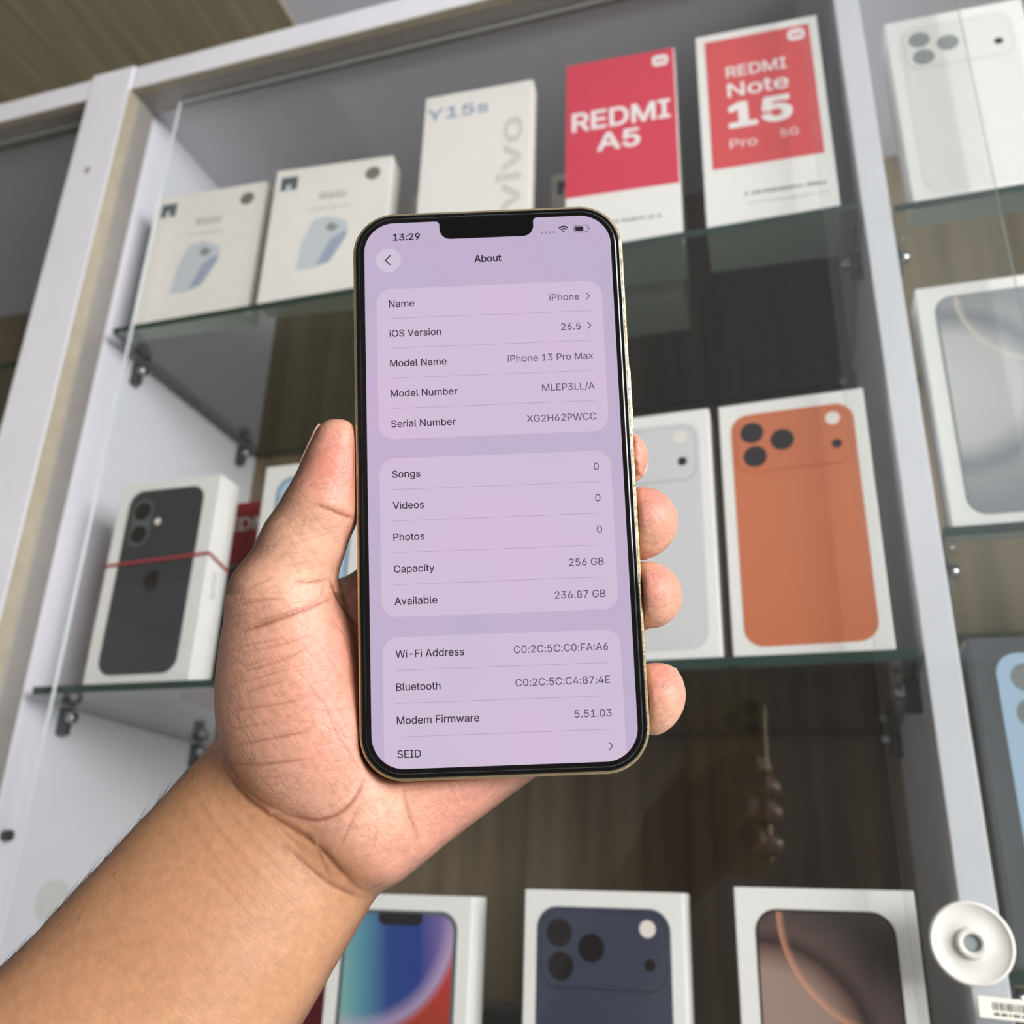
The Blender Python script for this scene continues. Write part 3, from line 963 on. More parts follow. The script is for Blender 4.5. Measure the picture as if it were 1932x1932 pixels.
FN=(.10,.33,.94)    # forearm front normal
def sdf(p):
    # forearm
    d=cone(p,(-61.5,-90.5,-25),32.5,(-121,-170,8),40,FN,1.5)
    d=smin(d,cone(p,(-121,-170,8),40,(-175,-240,36),44,FN,1.22),16)
    # palm block: metacarpals
    W=[(-62,-76,-27),(-56,-84,-27),(-50,-90,-27),(-46,-94,-28)]
    M=[(-24,-20,-26),(-10,-35,-29),(2,-51,-30),(12,-66,-29)]
    pal=None
    for w,m,r0,r1 in zip(W,M,(14,14,14,13.5),(12.5,12.5,12,11.5)):
        e=cone(p,w,r0,m,r1);pal=e if pal is None else smin(pal,e,10)
    # hypothenar
    hy=cone(p,(-38,-95.5,-17),15.5,(5,-70,-23),11.4)
    hy=smin(hy,ell(p,(-46,-90,-13),(15,17,13),rotz(-40)),8)
    pal=smin(pal,hy,8)
    # thenar
    th=ell(p,(-58.8,-56,-13),(20.3,33,19.0),rotz(4))
    th=smin(th,ell(p,(-52,-75,-14),(21,16.5,16),rotz(10)),10)
    th=smin(th,cone(p,(-62,-31,-9),13.6,(-62,-60,-14),16.5),10)
    pal=smin(pal,th,5)
    d=smin(d,pal,5)
    # thumb
    tb=chain(p,[((-62,-28,-8.5),13.8),((-55.4,-15,-6.5),10.8),((-49.0,-4,-4.5),9.7),((-46.0,6,-3.5),7.4),((-44.8,14,-3),6.4)],5)
    d=smin(d,tb,5)
    # web between thumb and index
    d=smin(d,cone(p,(-56,-38,-22),9,(-30,-25,-27),9),6)
    # fingers
    F=[[((-24,-20,-26),11),((12,2,-37),9.6),((31,7,-27),8.6),((36.0,7.0,-10),8.3)],
       [((-10,-35,-29),11),((22,-17,-42),9.8),((38,-12,-28),8.8),((41.6,-11.2,-10),9.4)],
       [((2,-51,-30),10.8),((28,-37,-43),9.6),((38,-33.5,-27),8.8),((41.6,-32.8,-8.0),9.2)],
       [((12,-66,-29),10),((34,-63,-37),8.6),((38,-62,-24),8.0),((41.0,-60.5,-9.5),8.6)]]
    fg=None
    for f in F:
        e=chain(p,f,4)
        fg=e if fg is None else smin(fg,e,1.2)
    fg=smin(fg,ell(p,(43.2,-62,-10),(6,9.8,8),rotz(-18)),3)
    fg=smin(fg,ell(p,(41,-13,-10.5),(8.6,9.6,8),rotz(-35)),3)
    d=smin(d,fg,5)
    # pressed against the phone
    q=np.abs(p-np.array([0,0,-3.6]))-np.array([39.2-10,80.6-10,0])
    r2=np.linalg.norm(np.maximum(q[:,:2],0),axis=1)+np.minimum(np.maximum(q[:,0],q[:,1]),0)-10
    qz=np.abs(p[:,2]+3.6)-4.2
    ph=np.minimum(np.maximum(r2,qz),0)+np.hypot(np.maximum(r2,0),np.maximum(qz,0))
    d=smax(d,-(ph-.1),1.6)
    return d

CREASES = [
(0.55, 0.75, [(-46.7, -30.6, -3.3), (-48.1, -31.7, -0.8), (-49.9, -32.8, 1.4), (-51.9, -33.8, 3.1), (-53.9, -34.7, 4.4), (-56, -35.5, 5.3), (-58.2, -36.2, 5.8), (-60.4, -36.9, 6.1), (-62.8, -37.6, 6.1), (-65.2, -38.2, 5.7), (-67.6, -38.9, 5), (-70, -39.7, 3.9)]),
(0.3, 0.6, [(-49.1, -31.1, 0.3), (-50.7, -32.2, 2.1), (-52.6, -33.2, 3.6), (-54.7, -34, 4.8), (-56.8, -34.8, 5.5), (-59.1, -35.4, 6), (-61.4, -36, 6.2), (-63.7, -36.7, 6), (-66.1, -37.5, 5.5), (-68.4, -38.3, 4.6)]),
(0.4, 0.6, [(-47.4, -25.2, -2.1), (-48.7, -25.9, -0.2), (-50.3, -26.4, 1.5), (-52.1, -26.6, 2.9), (-54, -26.5, 4), (-55.9, -26.1, 4.9)]),
(0.2, 0.5, [(-48.5, -27.1, -0.6), (-48.8, -29.3, -0.2), (-48.9, -31.4, 0.2)]),
(0.25, 0.6, [(-57.8, -30.9, 5.9), (-60.2, -31, 6.4), (-62.8, -31.1, 6.4), (-65.5, -31.4, 6), (-68.3, -31.8, 5), (-70.8, -32.2, 3.6)]),
(0.2, 0.6, [(-60, -25, 5.6), (-61.8, -25.7, 5.8), (-63.6, -26.5, 5.8), (-65.4, -27.3, 5.7), (-67.1, -28.2, 5.4)]),
(0.5, 0.8, [(-49.6, -5.1, 6.4), (-47.5, -6.1, 6.1), (-45.3, -7.1, 5.3), (-43, -8, 3.8), (-40.9, -8.6, 1.3), (-39.8, -8.6, -1.8)]),
(0.12, 0.6, [(-51.7, -8.9, 5.8), (-52.4, -11.2, 5.5), (-53.2, -13.6, 5.5), (-54, -15.9, 5.4)]),
(0.6, 0.9, [(-47.1, -25.2, -2.7), (-46.7, -27.2, -4.2), (-46, -29.3, -5.8), (-45.2, -31.3, -7.4), (-44.1, -33.3, -8.9), (-43.1, -35.3, -10.3), (-41.8, -37.3, -11.3), (-40.5, -39.3, -12)]),
(0.25, 0.5, [(-71.1, -43.6, 3.7), (-68.7, -43.1, 4.9), (-66.3, -42.7, 5.8), (-63.9, -42.3, 6.3), (-61.5, -41.9, 6.5), (-59.3, -41.6, 6.4), (-57.1, -41.2, 6)]),
(0.2, 0.5, [(-69.8, -45.3, 4.6), (-67.2, -44.8, 5.6), (-64.6, -44.3, 6.3), (-62.1, -43.8, 6.6), (-59.6, -43.3, 6.6), (-57.2, -42.8, 6.2), (-54.9, -42.2, 5.6), (-52.7, -41.6, 4.7), (-50.6, -41.1, 3.5)]),
(0.25, 0.5, [(-68.8, -48.8, 5.2), (-66.9, -48.2, 5.9), (-64.9, -47.6, 6.4), (-63, -47, 6.7), (-61.1, -46.5, 6.9)]),
(0.25, 0.5, [(-70, -50.1, 4.7), (-67.6, -49.6, 5.8), (-65.1, -49, 6.5), (-62.6, -48.5, 6.9), (-60.2, -47.9, 6.9), (-58, -47.2, 6.8), (-55.9, -46.4, 6.3), (-53.8, -45.4, 5.7), (-52, -44.3, 4.8), (-50.2, -43.2, 3.7)]),
(0.2, 0.5, [(-72.6, -53.5, 3.2), (-70, -52.9, 4.8), (-67.3, -52.3, 5.9), (-64.6, -51.6, 6.6), (-62, -51, 7), (-59.6, -50.4, 7), (-57.2, -49.8, 6.8), (-54.9, -49.3, 6.3)]),
(0.15, 0.5, [(-53.4, -42.1, 5.1), (-52.1, -44.1, 4.8), (-50.8, -46.1, 4.5), (-49.3, -48, 3.9), (-47.9, -49.9, 3.2)]),
(0.15, 0.5, [(-47.2, -35, -1), (-45.8, -37, -2), (-44.5, -39.1, -2.9), (-43.2, -41.3, -3.9), (-42.2, -43.5, -4.8), (-41.2, -45.8, -5.6), (-40.4, -48.2, -6.6)]),
(0.12, 0.5, [(-49.6, -42.2, 3.2), (-48.4, -44, 2.7), (-47.1, -45.9, 2.1), (-46, -47.8, 1.5), (-44.9, -49.7, 0.8), (-43.9, -51.7, 0), (-43, -53.8, -0.7), (-42.1, -55.8, -1.4)]),
(0.25, 0.55, [(-73, -60.1, 2.5), (-70.4, -59.8, 4.2), (-67.8, -59.5, 5.5), (-65.2, -59.2, 6.3), (-62.7, -58.9, 6.8), (-60.4, -58.7, 7), (-58.1, -58.4, 6.9), (-55.9, -58, 6.7), (-53.7, -57.6, 6.2), (-51.7, -57.1, 5.5)]),
(0.2, 0.5, [(-68.9, -55.6, 5.2), (-66.7, -55, 6.1), (-64.5, -54.4, 6.7), (-62.3, -53.8, 7), (-60.1, -53.3, 7.1), (-58, -52.8, 7), (-56, -52.3, 6.7)]),
(0.2, 0.5, [(-72.6, -65, 2.1), (-70.1, -64.4, 3.9), (-67.4, -63.9, 5.2), (-64.7, -63.5, 6), (-62.2, -63.3, 6.5), (-59.7, -63.1, 6.7)]),
(0.3, 0.55, [(-72.5, -69.4, 0.9), (-69.8, -69, 2.9), (-67, -68.4, 4.4), (-64.3, -67.9, 5.4), (-61.7, -67.5, 6), (-59.2, -67.1, 6.3), (-56.8, -66.7, 6.3), (-54.5, -66.4, 6), (-52.2, -66.1, 5.6), (-50, -65.8, 4.9)]),
(0.3, 0.6, [(-74.9, -74, -4.2), (-72, -74.2, -0.8), (-68.7, -74.2, 1.7), (-65.6, -74.1, 3.3), (-62.7, -73.9, 4.3), (-60, -73.7, 4.9), (-57.4, -73.5, 5.1), (-54.9, -73.3, 5.1), (-52.5, -73.1, 4.9), (-50.1, -72.8, 4.4)]),
(0.15, 0.5, [(-66.7, -77.8, 1.4), (-64.1, -77.7, 2.6), (-61.4, -77.6, 3.4), (-58.8, -77.3, 4), (-56.3, -76.9, 4.3), (-53.9, -76.5, 4.3)]),
(0.25, 0.5, [(-47.9, -56.9, 3.6), (-47.2, -59.1, 3.4), (-46.5, -61.3, 3.1), (-45.8, -63.5, 2.9), (-44.9, -65.7, 2.5), (-43.9, -67.8, 2.1), (-42.7, -69.8, 1.6), (-41.6, -71.9, 1), (-40.4, -74, 0.2), (-39.3, -76, -0.8), (-38.1, -78, -1.8)]),
(0.12, 0.5, [(-51.6, -53.4, 5.5), (-50.2, -55.3, 4.9), (-48.7, -57.2, 4.2), (-47.4, -59.1, 3.5), (-46.1, -61.1, 2.8), (-44.9, -63.2, 2.3), (-43.7, -65.3, 1.8), (-42.6, -67.5, 1.3), (-41.5, -69.6, 0.9)]),
(0.12, 0.5, [(-45.8, -57.4, 2.3), (-44.8, -59.4, 1.8), (-43.8, -61.4, 1.3), (-42.8, -63.4, 0.8), (-41.9, -65.4, 0.5), (-41, -67.4, 0.2), (-40.2, -69.5, -0.1), (-39.7, -71.7, -0.6)]),
(0.5, 0.8, [(-37.5, -77.9, -2.3), (-38.2, -80, -1.7), (-39, -81.9, -1.2), (-40.1, -83.8, -0.6), (-41.4, -85.4, -0.1), (-43, -86.8, 0.3), (-44.9, -88, 0.5), (-47, -88.7, 0.4), (-49.2, -89.2, 0.2), (-51.5, -89.3, -0.2), (-53.8, -89, -0.7), (-56.2, -88.4, -0.9), (-58.5, -87.7, -1.1), (-60.8, -86.9, -1.1)]),
(0.55, 1, [(-79.9, -72.8, -12.4), (-78.3, -74.7, -9.8), (-76.6, -76.7, -7.5), (-74.7, -78.6, -5.8), (-72.8, -80.5, -4.4), (-70.8, -82.2, -3.4), (-68.8, -83.8, -2.6), (-66.7, -85.3, -2), (-64.6, -86.7, -1.7), (-62.5, -88.1, -1.5), (-60.4, -89.4, -1.4), (-58.3, -90.6, -1.4), (-56.2, -91.9, -1.3), (-54.1, -93.2, -1.1), (-52.2, -94.6, -0.9), (-50.3, -96.1, -0.8), (-48.6, -97.8, -0.8), (-47, -99.7, -1.2), (-45.5, -101.6, -1.8), (-43.9, -103.5, -2.8), (-42.4, -105.5, -4.2), (-40.8, -107.5, -6), (-39.2, -109.3, -8.4), (-37.7, -110.8, -11.4)]),
(0.3, 0.6, [(-76.4, -76.6, -7.4), (-74.2, -78.2, -5.4), (-71.9, -79.8, -3.8), (-69.6, -81.4, -2.6), (-67.4, -82.8, -1.7), (-65.1, -84.2, -1.2), (-62.8, -85.4, -1), (-60.5, -86.6, -1), (-58.3, -87.7, -1), (-56, -88.7, -1), (-53.6, -89.7, -0.8), (-51.3, -90.7, -0.4)]),
(0.42, 0.8, [(-60.7, -94, -0.7), (-58.9, -95.6, -0.6), (-57.2, -97.3, -0.6), (-55.4, -98.9, -0.7), (-53.7, -100.6, -0.9), (-51.9, -102.2, -1.3), (-50.1, -103.9, -1.9), (-48.3, -105.5, -2.8), (-46.5, -107, -3.8), (-44.6, -108.4, -5.2), (-42.6, -109.8, -7), (-40.7, -111.1, -9.2), (-39, -112, -11.9)]),
(0.2, 0.7, [(-63.7, -86.9, -1.6), (-62.2, -88.6, -1.5), (-60.6, -90.4, -1.4), (-59, -92.1, -1.2), (-57.4, -93.8, -1.1), (-55.7, -95.5, -1), (-54.1, -97.2, -1), (-52.4, -98.8, -1.1)]),
(0.25, 0.6, [(-51.4, -94.3, -0.7), (-50.5, -96.4, -0.8), (-49.7, -98.5, -1.1), (-48.9, -100.6, -1.6), (-48.1, -102.7, -2.2), (-47.3, -104.7, -2.9)]),
(0.25, 0.6, [(-43.8, -96, 0.3), (-43, -94, 0.6), (-42.1, -92.1, 0.7), (-41.2, -90.2, 0.5), (-40.2, -88.4, 0.2), (-39.1, -86.6, -0.4)]),
(0.15, 0.7, [(-35.7, -97.6, -0.9), (-35.3, -95.7, -0.7), (-34.9, -93.7, -0.7), (-34.6, -91.8, -0.8)]),
(0.3, 0.9, [(-28, -82.3, -5.4), (-27.6, -84.4, -4.5), (-27.1, -86.6, -4), (-26.5, -88.9, -3.8), (-25.7, -91.2, -4), (-24.9, -93.5, -4.6), (-24.1, -95.7, -5.6)]),
(0.2, 0.8, [(-36.6, -79.3, -2.7), (-34.9, -80.1, -3.8), (-33, -80.8, -4.8), (-31, -81.2, -5.6), (-28.8, -81.2, -6.2), (-26.7, -81.1, -6.7)]),
(0.3, 0.7, [(-39, -109.5, -8.7), (-37.3, -108.6, -8.3), (-35.6, -107.9, -7.8), (-34, -107.1, -7.4)]),
(0.1, 1.1, [(-72.2, -85, -3.2), (-70.4, -86.6, -2.4), (-68.7, -88.2, -1.7), (-66.9, -89.9, -1.2), (-65.2, -91.5, -0.8), (-63.5, -93.1, -0.4), (-61.8, -94.8, -0.2), (-60.1, -96.4, -0.1), (-58.4, -98, -0.1), (-56.8, -99.7, -0.2), (-55.1, -101.3, -0.5)]),
(0.09, 1.1, [(-86.8, -81.3, -9.3), (-84.8, -82.9, -7), (-82.8, -84.7, -5.1), (-80.8, -86.6, -3.4), (-78.9, -88.4, -2), (-77.1, -90.2, -0.8), (-75.3, -92, 0.1), (-73.5, -93.8, 0.9), (-71.7, -95.5, 1.5), (-70, -97.2, 2), (-68.2, -98.9, 2.4), (-66.5, -100.6, 2.7), (-64.7, -102.2, 2.8), (-63, -103.9, 2.8), (-61.4, -105.6, 2.7)]),
(0.1, 1.1, [(-81.9, -79.3, -8.8), (-80, -81, -6.9), (-78.1, -82.8, -5.3), (-76.3, -84.6, -3.9), (-74.5, -86.4, -2.7), (-72.7, -88.2, -1.8), (-71, -89.9, -0.9), (-69.3, -91.6, -0.3), (-67.6, -93.3, 0.2), (-65.9, -95, 0.6), (-64.2, -96.7, 0.9), (-62.5, -98.3, 1.1), (-60.9, -100, 1.1), (-59.2, -101.6, 1), (-57.5, -103.2, 0.8), (-55.9, -104.9, 0.5)]),
(0.07, 1.1, [(-91.3, -83.3, -10.1), (-89.3, -84.8, -7.4), (-87.2, -86.5, -5.1), (-85.3, -88.3, -3.2), (-83.4, -90.1, -1.6), (-81.6, -91.9, -0.3), (-79.9, -93.7, 0.8), (-78.2, -95.4, 1.8), (-76.6, -97.1, 2.6), (-74.9, -98.8, 3.2), (-73.3, -100.5, 3.7), (-71.7, -102.2, 4.2), (-70.1, -103.8, 4.5), (-68.4, -105.5, 4.6), (-66.9, -107.1, 4.7), (-65.3, -108.8, 4.7)]),
(0.11, 1.1, [(-66, -89.4, -1.4), (-64.4, -91, -1), (-62.7, -92.6, -0.7), (-61, -94.3, -0.5), (-59.3, -96, -0.4), (-57.7, -97.6, -0.4), (-56, -99.2, -0.5), (-54.4, -100.9, -0.7), (-52.7, -102.5, -1.1), (-51.1, -104.1, -1.7), (-49.5, -105.8, -2.4)]),
(0.05, 1.1, [(-75.1, -96.2, 2.1), (-73.3, -97.8, 2.7), (-71.5, -99.4, 3.1), (-69.8, -101.1, 3.5), (-68, -102.8, 3.7), (-66.3, -104.4, 3.8), (-64.6, -106.1, 3.8), (-63, -107.8, 3.7), (-61.3, -109.5, 3.5), (-59.8, -111.3, 3.2)]),
(0.05, 1.1, [(-79.9, -97.4, 2.7), (-78.2, -99, 3.5), (-76.5, -100.6, 4.1), (-74.9, -102.2, 4.6), (-73.3, -103.9, 5), (-71.7, -105.6, 5.4), (-70.1, -107.2, 5.6), (-68.5, -108.9, 5.7), (-67, -110.6, 5.7), (-65.5, -112.3, 5.6)]),
]

def surface_nets(step=1.6):
    """mesh of sdf = 0: fine grid evaluated only near the surface"""
    lo, hi = np.array([-232., -300., -66.]), np.array([60., 30., 96.])
    K = 4
    cs = step * K
    nc = np.ceil((hi - lo) / cs).astype(int)
    ax = [lo[i] + cs * (np.arange(nc[i]) + 0.5) for i in range(3)]
    g = np.stack(np.meshgrid(*ax, indexing='ij'), -1).reshape(-1, 3)
    dc = np.concatenate([sdf(c) for c in np.array_split(g, 8)])
    near = np.abs(dc) < cs * 1.7
    n = nc * K
    D = np.where(dc < 0, -9., 9.).reshape(nc).repeat(K, 0).repeat(K, 1).repeat(K, 2)
    mask = near.reshape(nc).repeat(K, 0).repeat(K, 1).repeat(K, 2)
    idx = np.argwhere(mask)
    pts = lo + (idx + 0.5) * step
    D[mask] = np.concatenate([sdf(c) for c in np.array_split(pts, 16)])
    neg = D < 0
    # cells with a sign change
    s = np.zeros(np.array(D.shape) - 1, int)
    for a in (0, 1):
        for b in (0, 1):
            for c in (0, 1):
                s += neg[a:a + s.shape[0], b:b + s.shape[1], c:c + s.shape[2]]
    act = (s > 0) & (s < 8)
    ci = np.argwhere(act)
    vid = np.full(act.shape, -1)
    vid[act] = np.arange(len(ci))
    acc = np.zeros((len(ci), 3)); cnt = np.zeros(len(ci))
    corners = [(a, b, c) for a in (0, 1) for b in (0, 1) for c in (0, 1)]
    for p in corners:
        for k in range(3):
            if p[k]: continue
            q = list(p); q[k] = 1
            d0 = D[ci[:, 0] + p[0], ci[:, 1] + p[1], ci[:, 2] + p[2]]
            d1 = D[ci[:, 0] + q[0], ci[:, 1] + q[1], ci[:, 2] + q[2]]
            m = (d0 < 0) != (d1 < 0)
            t = np.where(m, d0 / np.where(m, d0 - d1, 1), 0)
            pos = np.tile(np.array(p, float), (len(ci), 1)); pos[:, k] = t
            acc[m] += pos[m]; cnt[m] += 1
    V = lo + (ci + acc / cnt[:, None] + 0.5) * step
    F = []
    for k in range(3):
        u, w = (k + 1) % 3, (k + 2) % 3
        sl0 = [slice(None)] * 3; sl1 = [slice(None)] * 3
        sl0[k] = slice(0, -1); sl1[k] = slice(1, None)
        a, b = neg[tuple(sl0)], neg[tuple(sl1)]
        e = np.argwhere(a != b)
        e = e[(e[:, u] > 0) & (e[:, w] > 0) & (e[:, u] < D.shape[u] - 1) & (e[:, w] < D.shape[w] - 1)]
        fl = a[e[:, 0], e[:, 1], e[:, 2]]
        def cell(du, dw):
            c = e.copy(); c[:, u] -= du; c[:, w] -= dw
            return vid[c[:, 0], c[:, 1], c[:, 2]]
        q = np.stack([cell(1, 1), cell(0, 1), cell(0, 0), cell(1, 0)], 1)
        q[~fl] = q[~fl][:, ::-1]
        F.append(q)
    return V, np.concatenate(F)

def subdivide(V, F):
    """split every quad in four"""
    E = np.sort(np.concatenate([F[:, [i, (i + 1) % 4]] for i in range(4)]), 1)
    key = E[:, 0].astype(np.int64) * len(V) + E[:, 1]
    uq, inv = np.unique(key, return_inverse=True)
    ev = (V[uq // len(V)] + V[uq % len(V)]) / 2
    fv = V[F].mean(1)
    n, m, k = len(V), len(uq), len(F)
    ei = inv.reshape(4, k).T + n
    fi = np.arange(k) + n + m
    Q = [np.stack([F[:, i], ei[:, i], fi, ei[:, (i - 1) % 4]], 1) for i in range(4)]
    return np.concatenate([V, ev, fv]), np.concatenate(Q)

def grad(P, e=0.35):
    g = np.stack([sdf(P + np.eye(3)[i] * e) - sdf(P - np.eye(3)[i] * e) for i in range(3)], 1) / (2 * e)
    return g

V, F = surface_nets(2.0)
V, F = subdivide(V, F)
for it in range(3):
    g = grad(V)
    gl = np.maximum((g * g).sum(1), 0.3)
    V = V - g * (np.clip(sdf(V), -1, 1) / gl)[:, None] * 0.9
VN, F = subdivide(np.c_[V, grad(V, 0.6)], F)
V, N = VN[:, :3].copy(), VN[:, 3:]
N = N / (np.linalg.norm(N, axis=1)[:, None] + 1e-9)

# creases: the lines of palm, thumb and wrist pressed into the skin
kp, kd, kw = [], [], []
for dep, wid, pts in CREASES:
    P = np.array(pts)
    m_ = len(P) - 1
    for i_, (a, b) in enumerate(zip(P[:-1], P[1:])):
        L = np.linalg.norm(b - a)
        if L > 16: continue
        for t in np.arange(0, 1, 0.35 / max(L, 0.35)):
            s_ = (i_ + t) / m_          # a crease fades out towards its ends
            kp.append(a + (b - a) * t); kd.append(dep * min(1.0, 0.15 + 4 * s_, 0.15 + 4 * (1 - s_))); kw.append(wid)
kp, kd, kw = np.array(kp), np.array(kd), np.array(kw)
tree = KDTree(len(kp))
for i, p in enumerate(kp):
    tree.insert(p, i)
tree.balance()
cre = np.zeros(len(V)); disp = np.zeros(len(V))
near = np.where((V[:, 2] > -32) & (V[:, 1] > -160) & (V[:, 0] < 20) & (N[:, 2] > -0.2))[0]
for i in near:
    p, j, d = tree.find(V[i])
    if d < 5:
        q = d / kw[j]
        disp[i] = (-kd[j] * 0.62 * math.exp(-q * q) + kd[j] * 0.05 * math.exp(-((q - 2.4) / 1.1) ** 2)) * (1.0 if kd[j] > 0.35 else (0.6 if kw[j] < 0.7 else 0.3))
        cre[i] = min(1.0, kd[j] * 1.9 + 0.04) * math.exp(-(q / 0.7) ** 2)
# let neighbouring creases run into each other softly
ea, eb = F[:, [0, 1, 2, 3]].ravel(), F[:, [1, 2, 3, 0]].ravel()
deg = np.maximum(np.bincount(ea, minlength=len(V)), 1)
for _ in range(3):
    disp = 0.5 * disp + 0.5 * np.bincount(ea, weights=disp[eb], minlength=len(V)) / deg
# slow unevenness of flesh
def lumps(P, s, seed):
    r = np.random.RandomState(seed)
    o = np.zeros(len(P))
    for _ in range(10):
        k = r.normal(size=3) / s
        o += np.sin(P @ k + r.uniform(0, 6.28))
    return o / 10
free = np.clip((np.abs(V[:, 0]) - 40.5) / 3, 0, 1)
free = np.maximum(free, np.clip((-V[:, 1] - 82) / 3, 0, 1))
disp += lumps(V, 9.0, 1) * 0.5 * free + lumps(V, 3.0, 2) * 0.05 * free
V = V + N * disp[:, None]

# skin colour: tan forearm, pinker palm, browner hand back and painted side shade
def sstep(a, b, x):
    t = np.clip((x - a) / (b - a), 0, 1)
    return t * t * (3 - 2 * t)
TAN, BACK_SHADE, PALM, PINK, PALE = [np.array(lin(c)) for c in ((172, 126, 92), (98, 64, 42), (198, 150, 128), (198, 116, 102), (214, 168, 138))]
axis = np.array([0.55, 0.78, -0.3]); axis /= np.linalg.norm(axis)
wr = np.array([-59., -90., -10.])
acr = np.array([0.77, -0.62, 0.1])
along = (V - wr) @ axis
side = (V - wr) @ acr
w_palm = sstep(-4, 5, along + 0.004 * side * side * 0)
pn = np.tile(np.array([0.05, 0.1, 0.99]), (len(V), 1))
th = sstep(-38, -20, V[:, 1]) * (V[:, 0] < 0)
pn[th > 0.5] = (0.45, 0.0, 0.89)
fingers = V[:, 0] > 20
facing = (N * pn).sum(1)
w_back_shade = sstep(0.80, 0.0, facing)
w_back_shade[fingers] = sstep(-0.2, -0.7, (N[fingers] @ np.array([-0.2, 0, 0.98])))
col = TAN + (PALM - TAN) * w_palm[:, None]
for c, r, s, tgt in (((-42, 4, 4), 10, 0.75, PINK), ((-43, -44, 4), 15, 0.5, PINK), ((-44, -66, 3), 10, 0.35, PINK), ((-10, -86, -8), 14, 0.35, PINK),
                     ((-26, -96, -3), 12, 0.3, PINK), ((-52, -15, 5), 9, 0.55, PALE), ((-55, -30, 6), 9, 0.3, PALE), ((-64, -62, 5), 14, 0.2, TAN),
                     ((-30, -86, -2), 8, 0.45, PALE), ((40, 8, -2), 6, 0.6, PINK), ((44, -9, -3), 6, 0.75, PINK), ((45, -31, -2), 6, 0.75, PINK), ((45, -57, -3), 6, 0.7, PINK),
                     ((41, -18, -5), 5, 0.5, PALE), ((44, -39, -4), 5, 0.5, PALE), ((42, -67, -4), 5, 0.5, PALE), ((-90, -120, 8), 20, 0.0, PALE)):
    w = s * np.exp(-((V - np.array(c)) ** 2).sum(1) / (2 * r * r))
    col += (tgt - col) * w[:, None]
col += (BACK_SHADE - col) * (w_back_shade * 0.9)[:, None]
mot = lumps(V, 5.0, 3) * 0.5 + lumps(V, 1.8, 4) * 0.5
col *= (1 + 0.10 * mot)[:, None]
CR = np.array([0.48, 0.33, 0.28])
col *= 1 - cre[:, None] * (1 - CR)  # creases darkened: brown pigment plus groove shade put into the colour

me = bpy.data.meshes.new('person')
me.vertices.add(len(V))
me.vertices.foreach_set('co', (V / 1000).ravel())
me.loops.add(len(F) * 4)
me.loops.foreach_set('vertex_index', F.ravel().astype(np.int32))
me.polygons.add(len(F))
me.polygons.foreach_set('loop_start', np.arange(len(F), dtype=np.int32) * 4)
me.polygons.foreach_set('use_smooth', np.ones(len(F), bool))
me.update(calc_edges=True)
at = me.color_attributes.new('skin_tone_shade', 'FLOAT_COLOR', 'POINT')
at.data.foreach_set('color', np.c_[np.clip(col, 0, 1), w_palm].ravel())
me.validate()

skin = bpy.data.materials.new('skin')
skin.use_nodes = True
nt = skin.node_tree
b = nt.nodes['Principled BSDF']
b.inputs['Roughness'].default_value = 0.48
b.inputs['Specular IOR Level'].default_value = 0.42
b.inputs['Subsurface Weight'].default_value = 0.18
b.inputs['Subsurface Radius'].default_value = (1.0, 0.35, 0.2)
b.inputs['Subsurface Scale'].default_value = 0.0022
a_ = nt.nodes.new('ShaderNodeVertexColor')
a_.layer_name = 'skin_tone_shade'
tc = nt.nodes.new('ShaderNodeTexCoord')
n1 = nt.nodes.new('ShaderNodeTexNoise'); n1.inputs['Scale'].default_value = 420; n1.inputs['Detail'].default_value = 6
nt.links.new(tc.outputs['Object'], n1.inputs['Vector'])
mr = nt.nodes.new('ShaderNodeMapRange'); mr.inputs[1].default_value = 0.3; mr.inputs[2].default_value = 0.7; mr.inputs[3].default_value = 0.90; mr.inputs[4].default_value = 1.08
nt.links.new(n1.outputs[0], mr.inputs[0])
vm = nt.nodes.new('ShaderNodeVectorMath'); vm.operation = 'SCALE'
nt.links.new(a_.outputs[0], vm.inputs[0]); nt.links.new(mr.outputs[0], vm.inputs['Scale'])
nt.links.new(vm.outputs[0], b.inputs['Base Color'])
def nmath(op, *ins):
    n = nt.nodes.new('ShaderNodeMath'); n.operation = op
    for i, q in enumerate(ins):
        if isinstance(q, (int, float)): n.inputs[i].default_value = q
        else: nt.links.new(q, n.inputs[i])
    return n.outputs[0]
def skin_lines(angle, scale, stretch, detail, sharp):
    """fine broken lines running across the skin at an angle"""
    mp = nt.nodes.new('ShaderNodeMapping')
    mp.vector_type = 'TEXTURE'
    mp.inputs['Rotation'].default_value = (0, 0, math.radians(angle))
    mp.inputs['Scale'].default_value = (stretch, 1.0, 1.0)
    nt.links.new(tc.outputs['Object'], mp.inputs[0])
    nz = nt.nodes.new('ShaderNodeTexNoise')
    nz.inputs['Scale'].default_value = scale
    nz.inputs['Detail'].default_value = detail
    nt.links.new(mp.outputs[0], nz.inputs['Vector'])
    d = nmath('ABSOLUTE', nmath('SUBTRACT', nz.outputs[0], 0.5))
    return nmath('MINIMUM', nmath('MULTIPLY', d, sharp), 1.0)       # 0 on a line, 1 between lines
palm_a = skin_lines(12, 260, 5.0, 3, 16)
palm_b = skin_lines(-55, 330, 5.0, 2, 13)
ridge = skin_lines(35, 1100, 4.0, 1, 5)
arm_a = skin_lines(-42, 420, 6.0, 3, 14)
pores = nt.nodes.new('ShaderNodeTexVoronoi'); pores.inputs['Scale'].default_value = 1500; pores.feature = 'DISTANCE_TO_EDGE'
nt.links.new(tc.outputs['Object'], pores.inputs['Vector'])
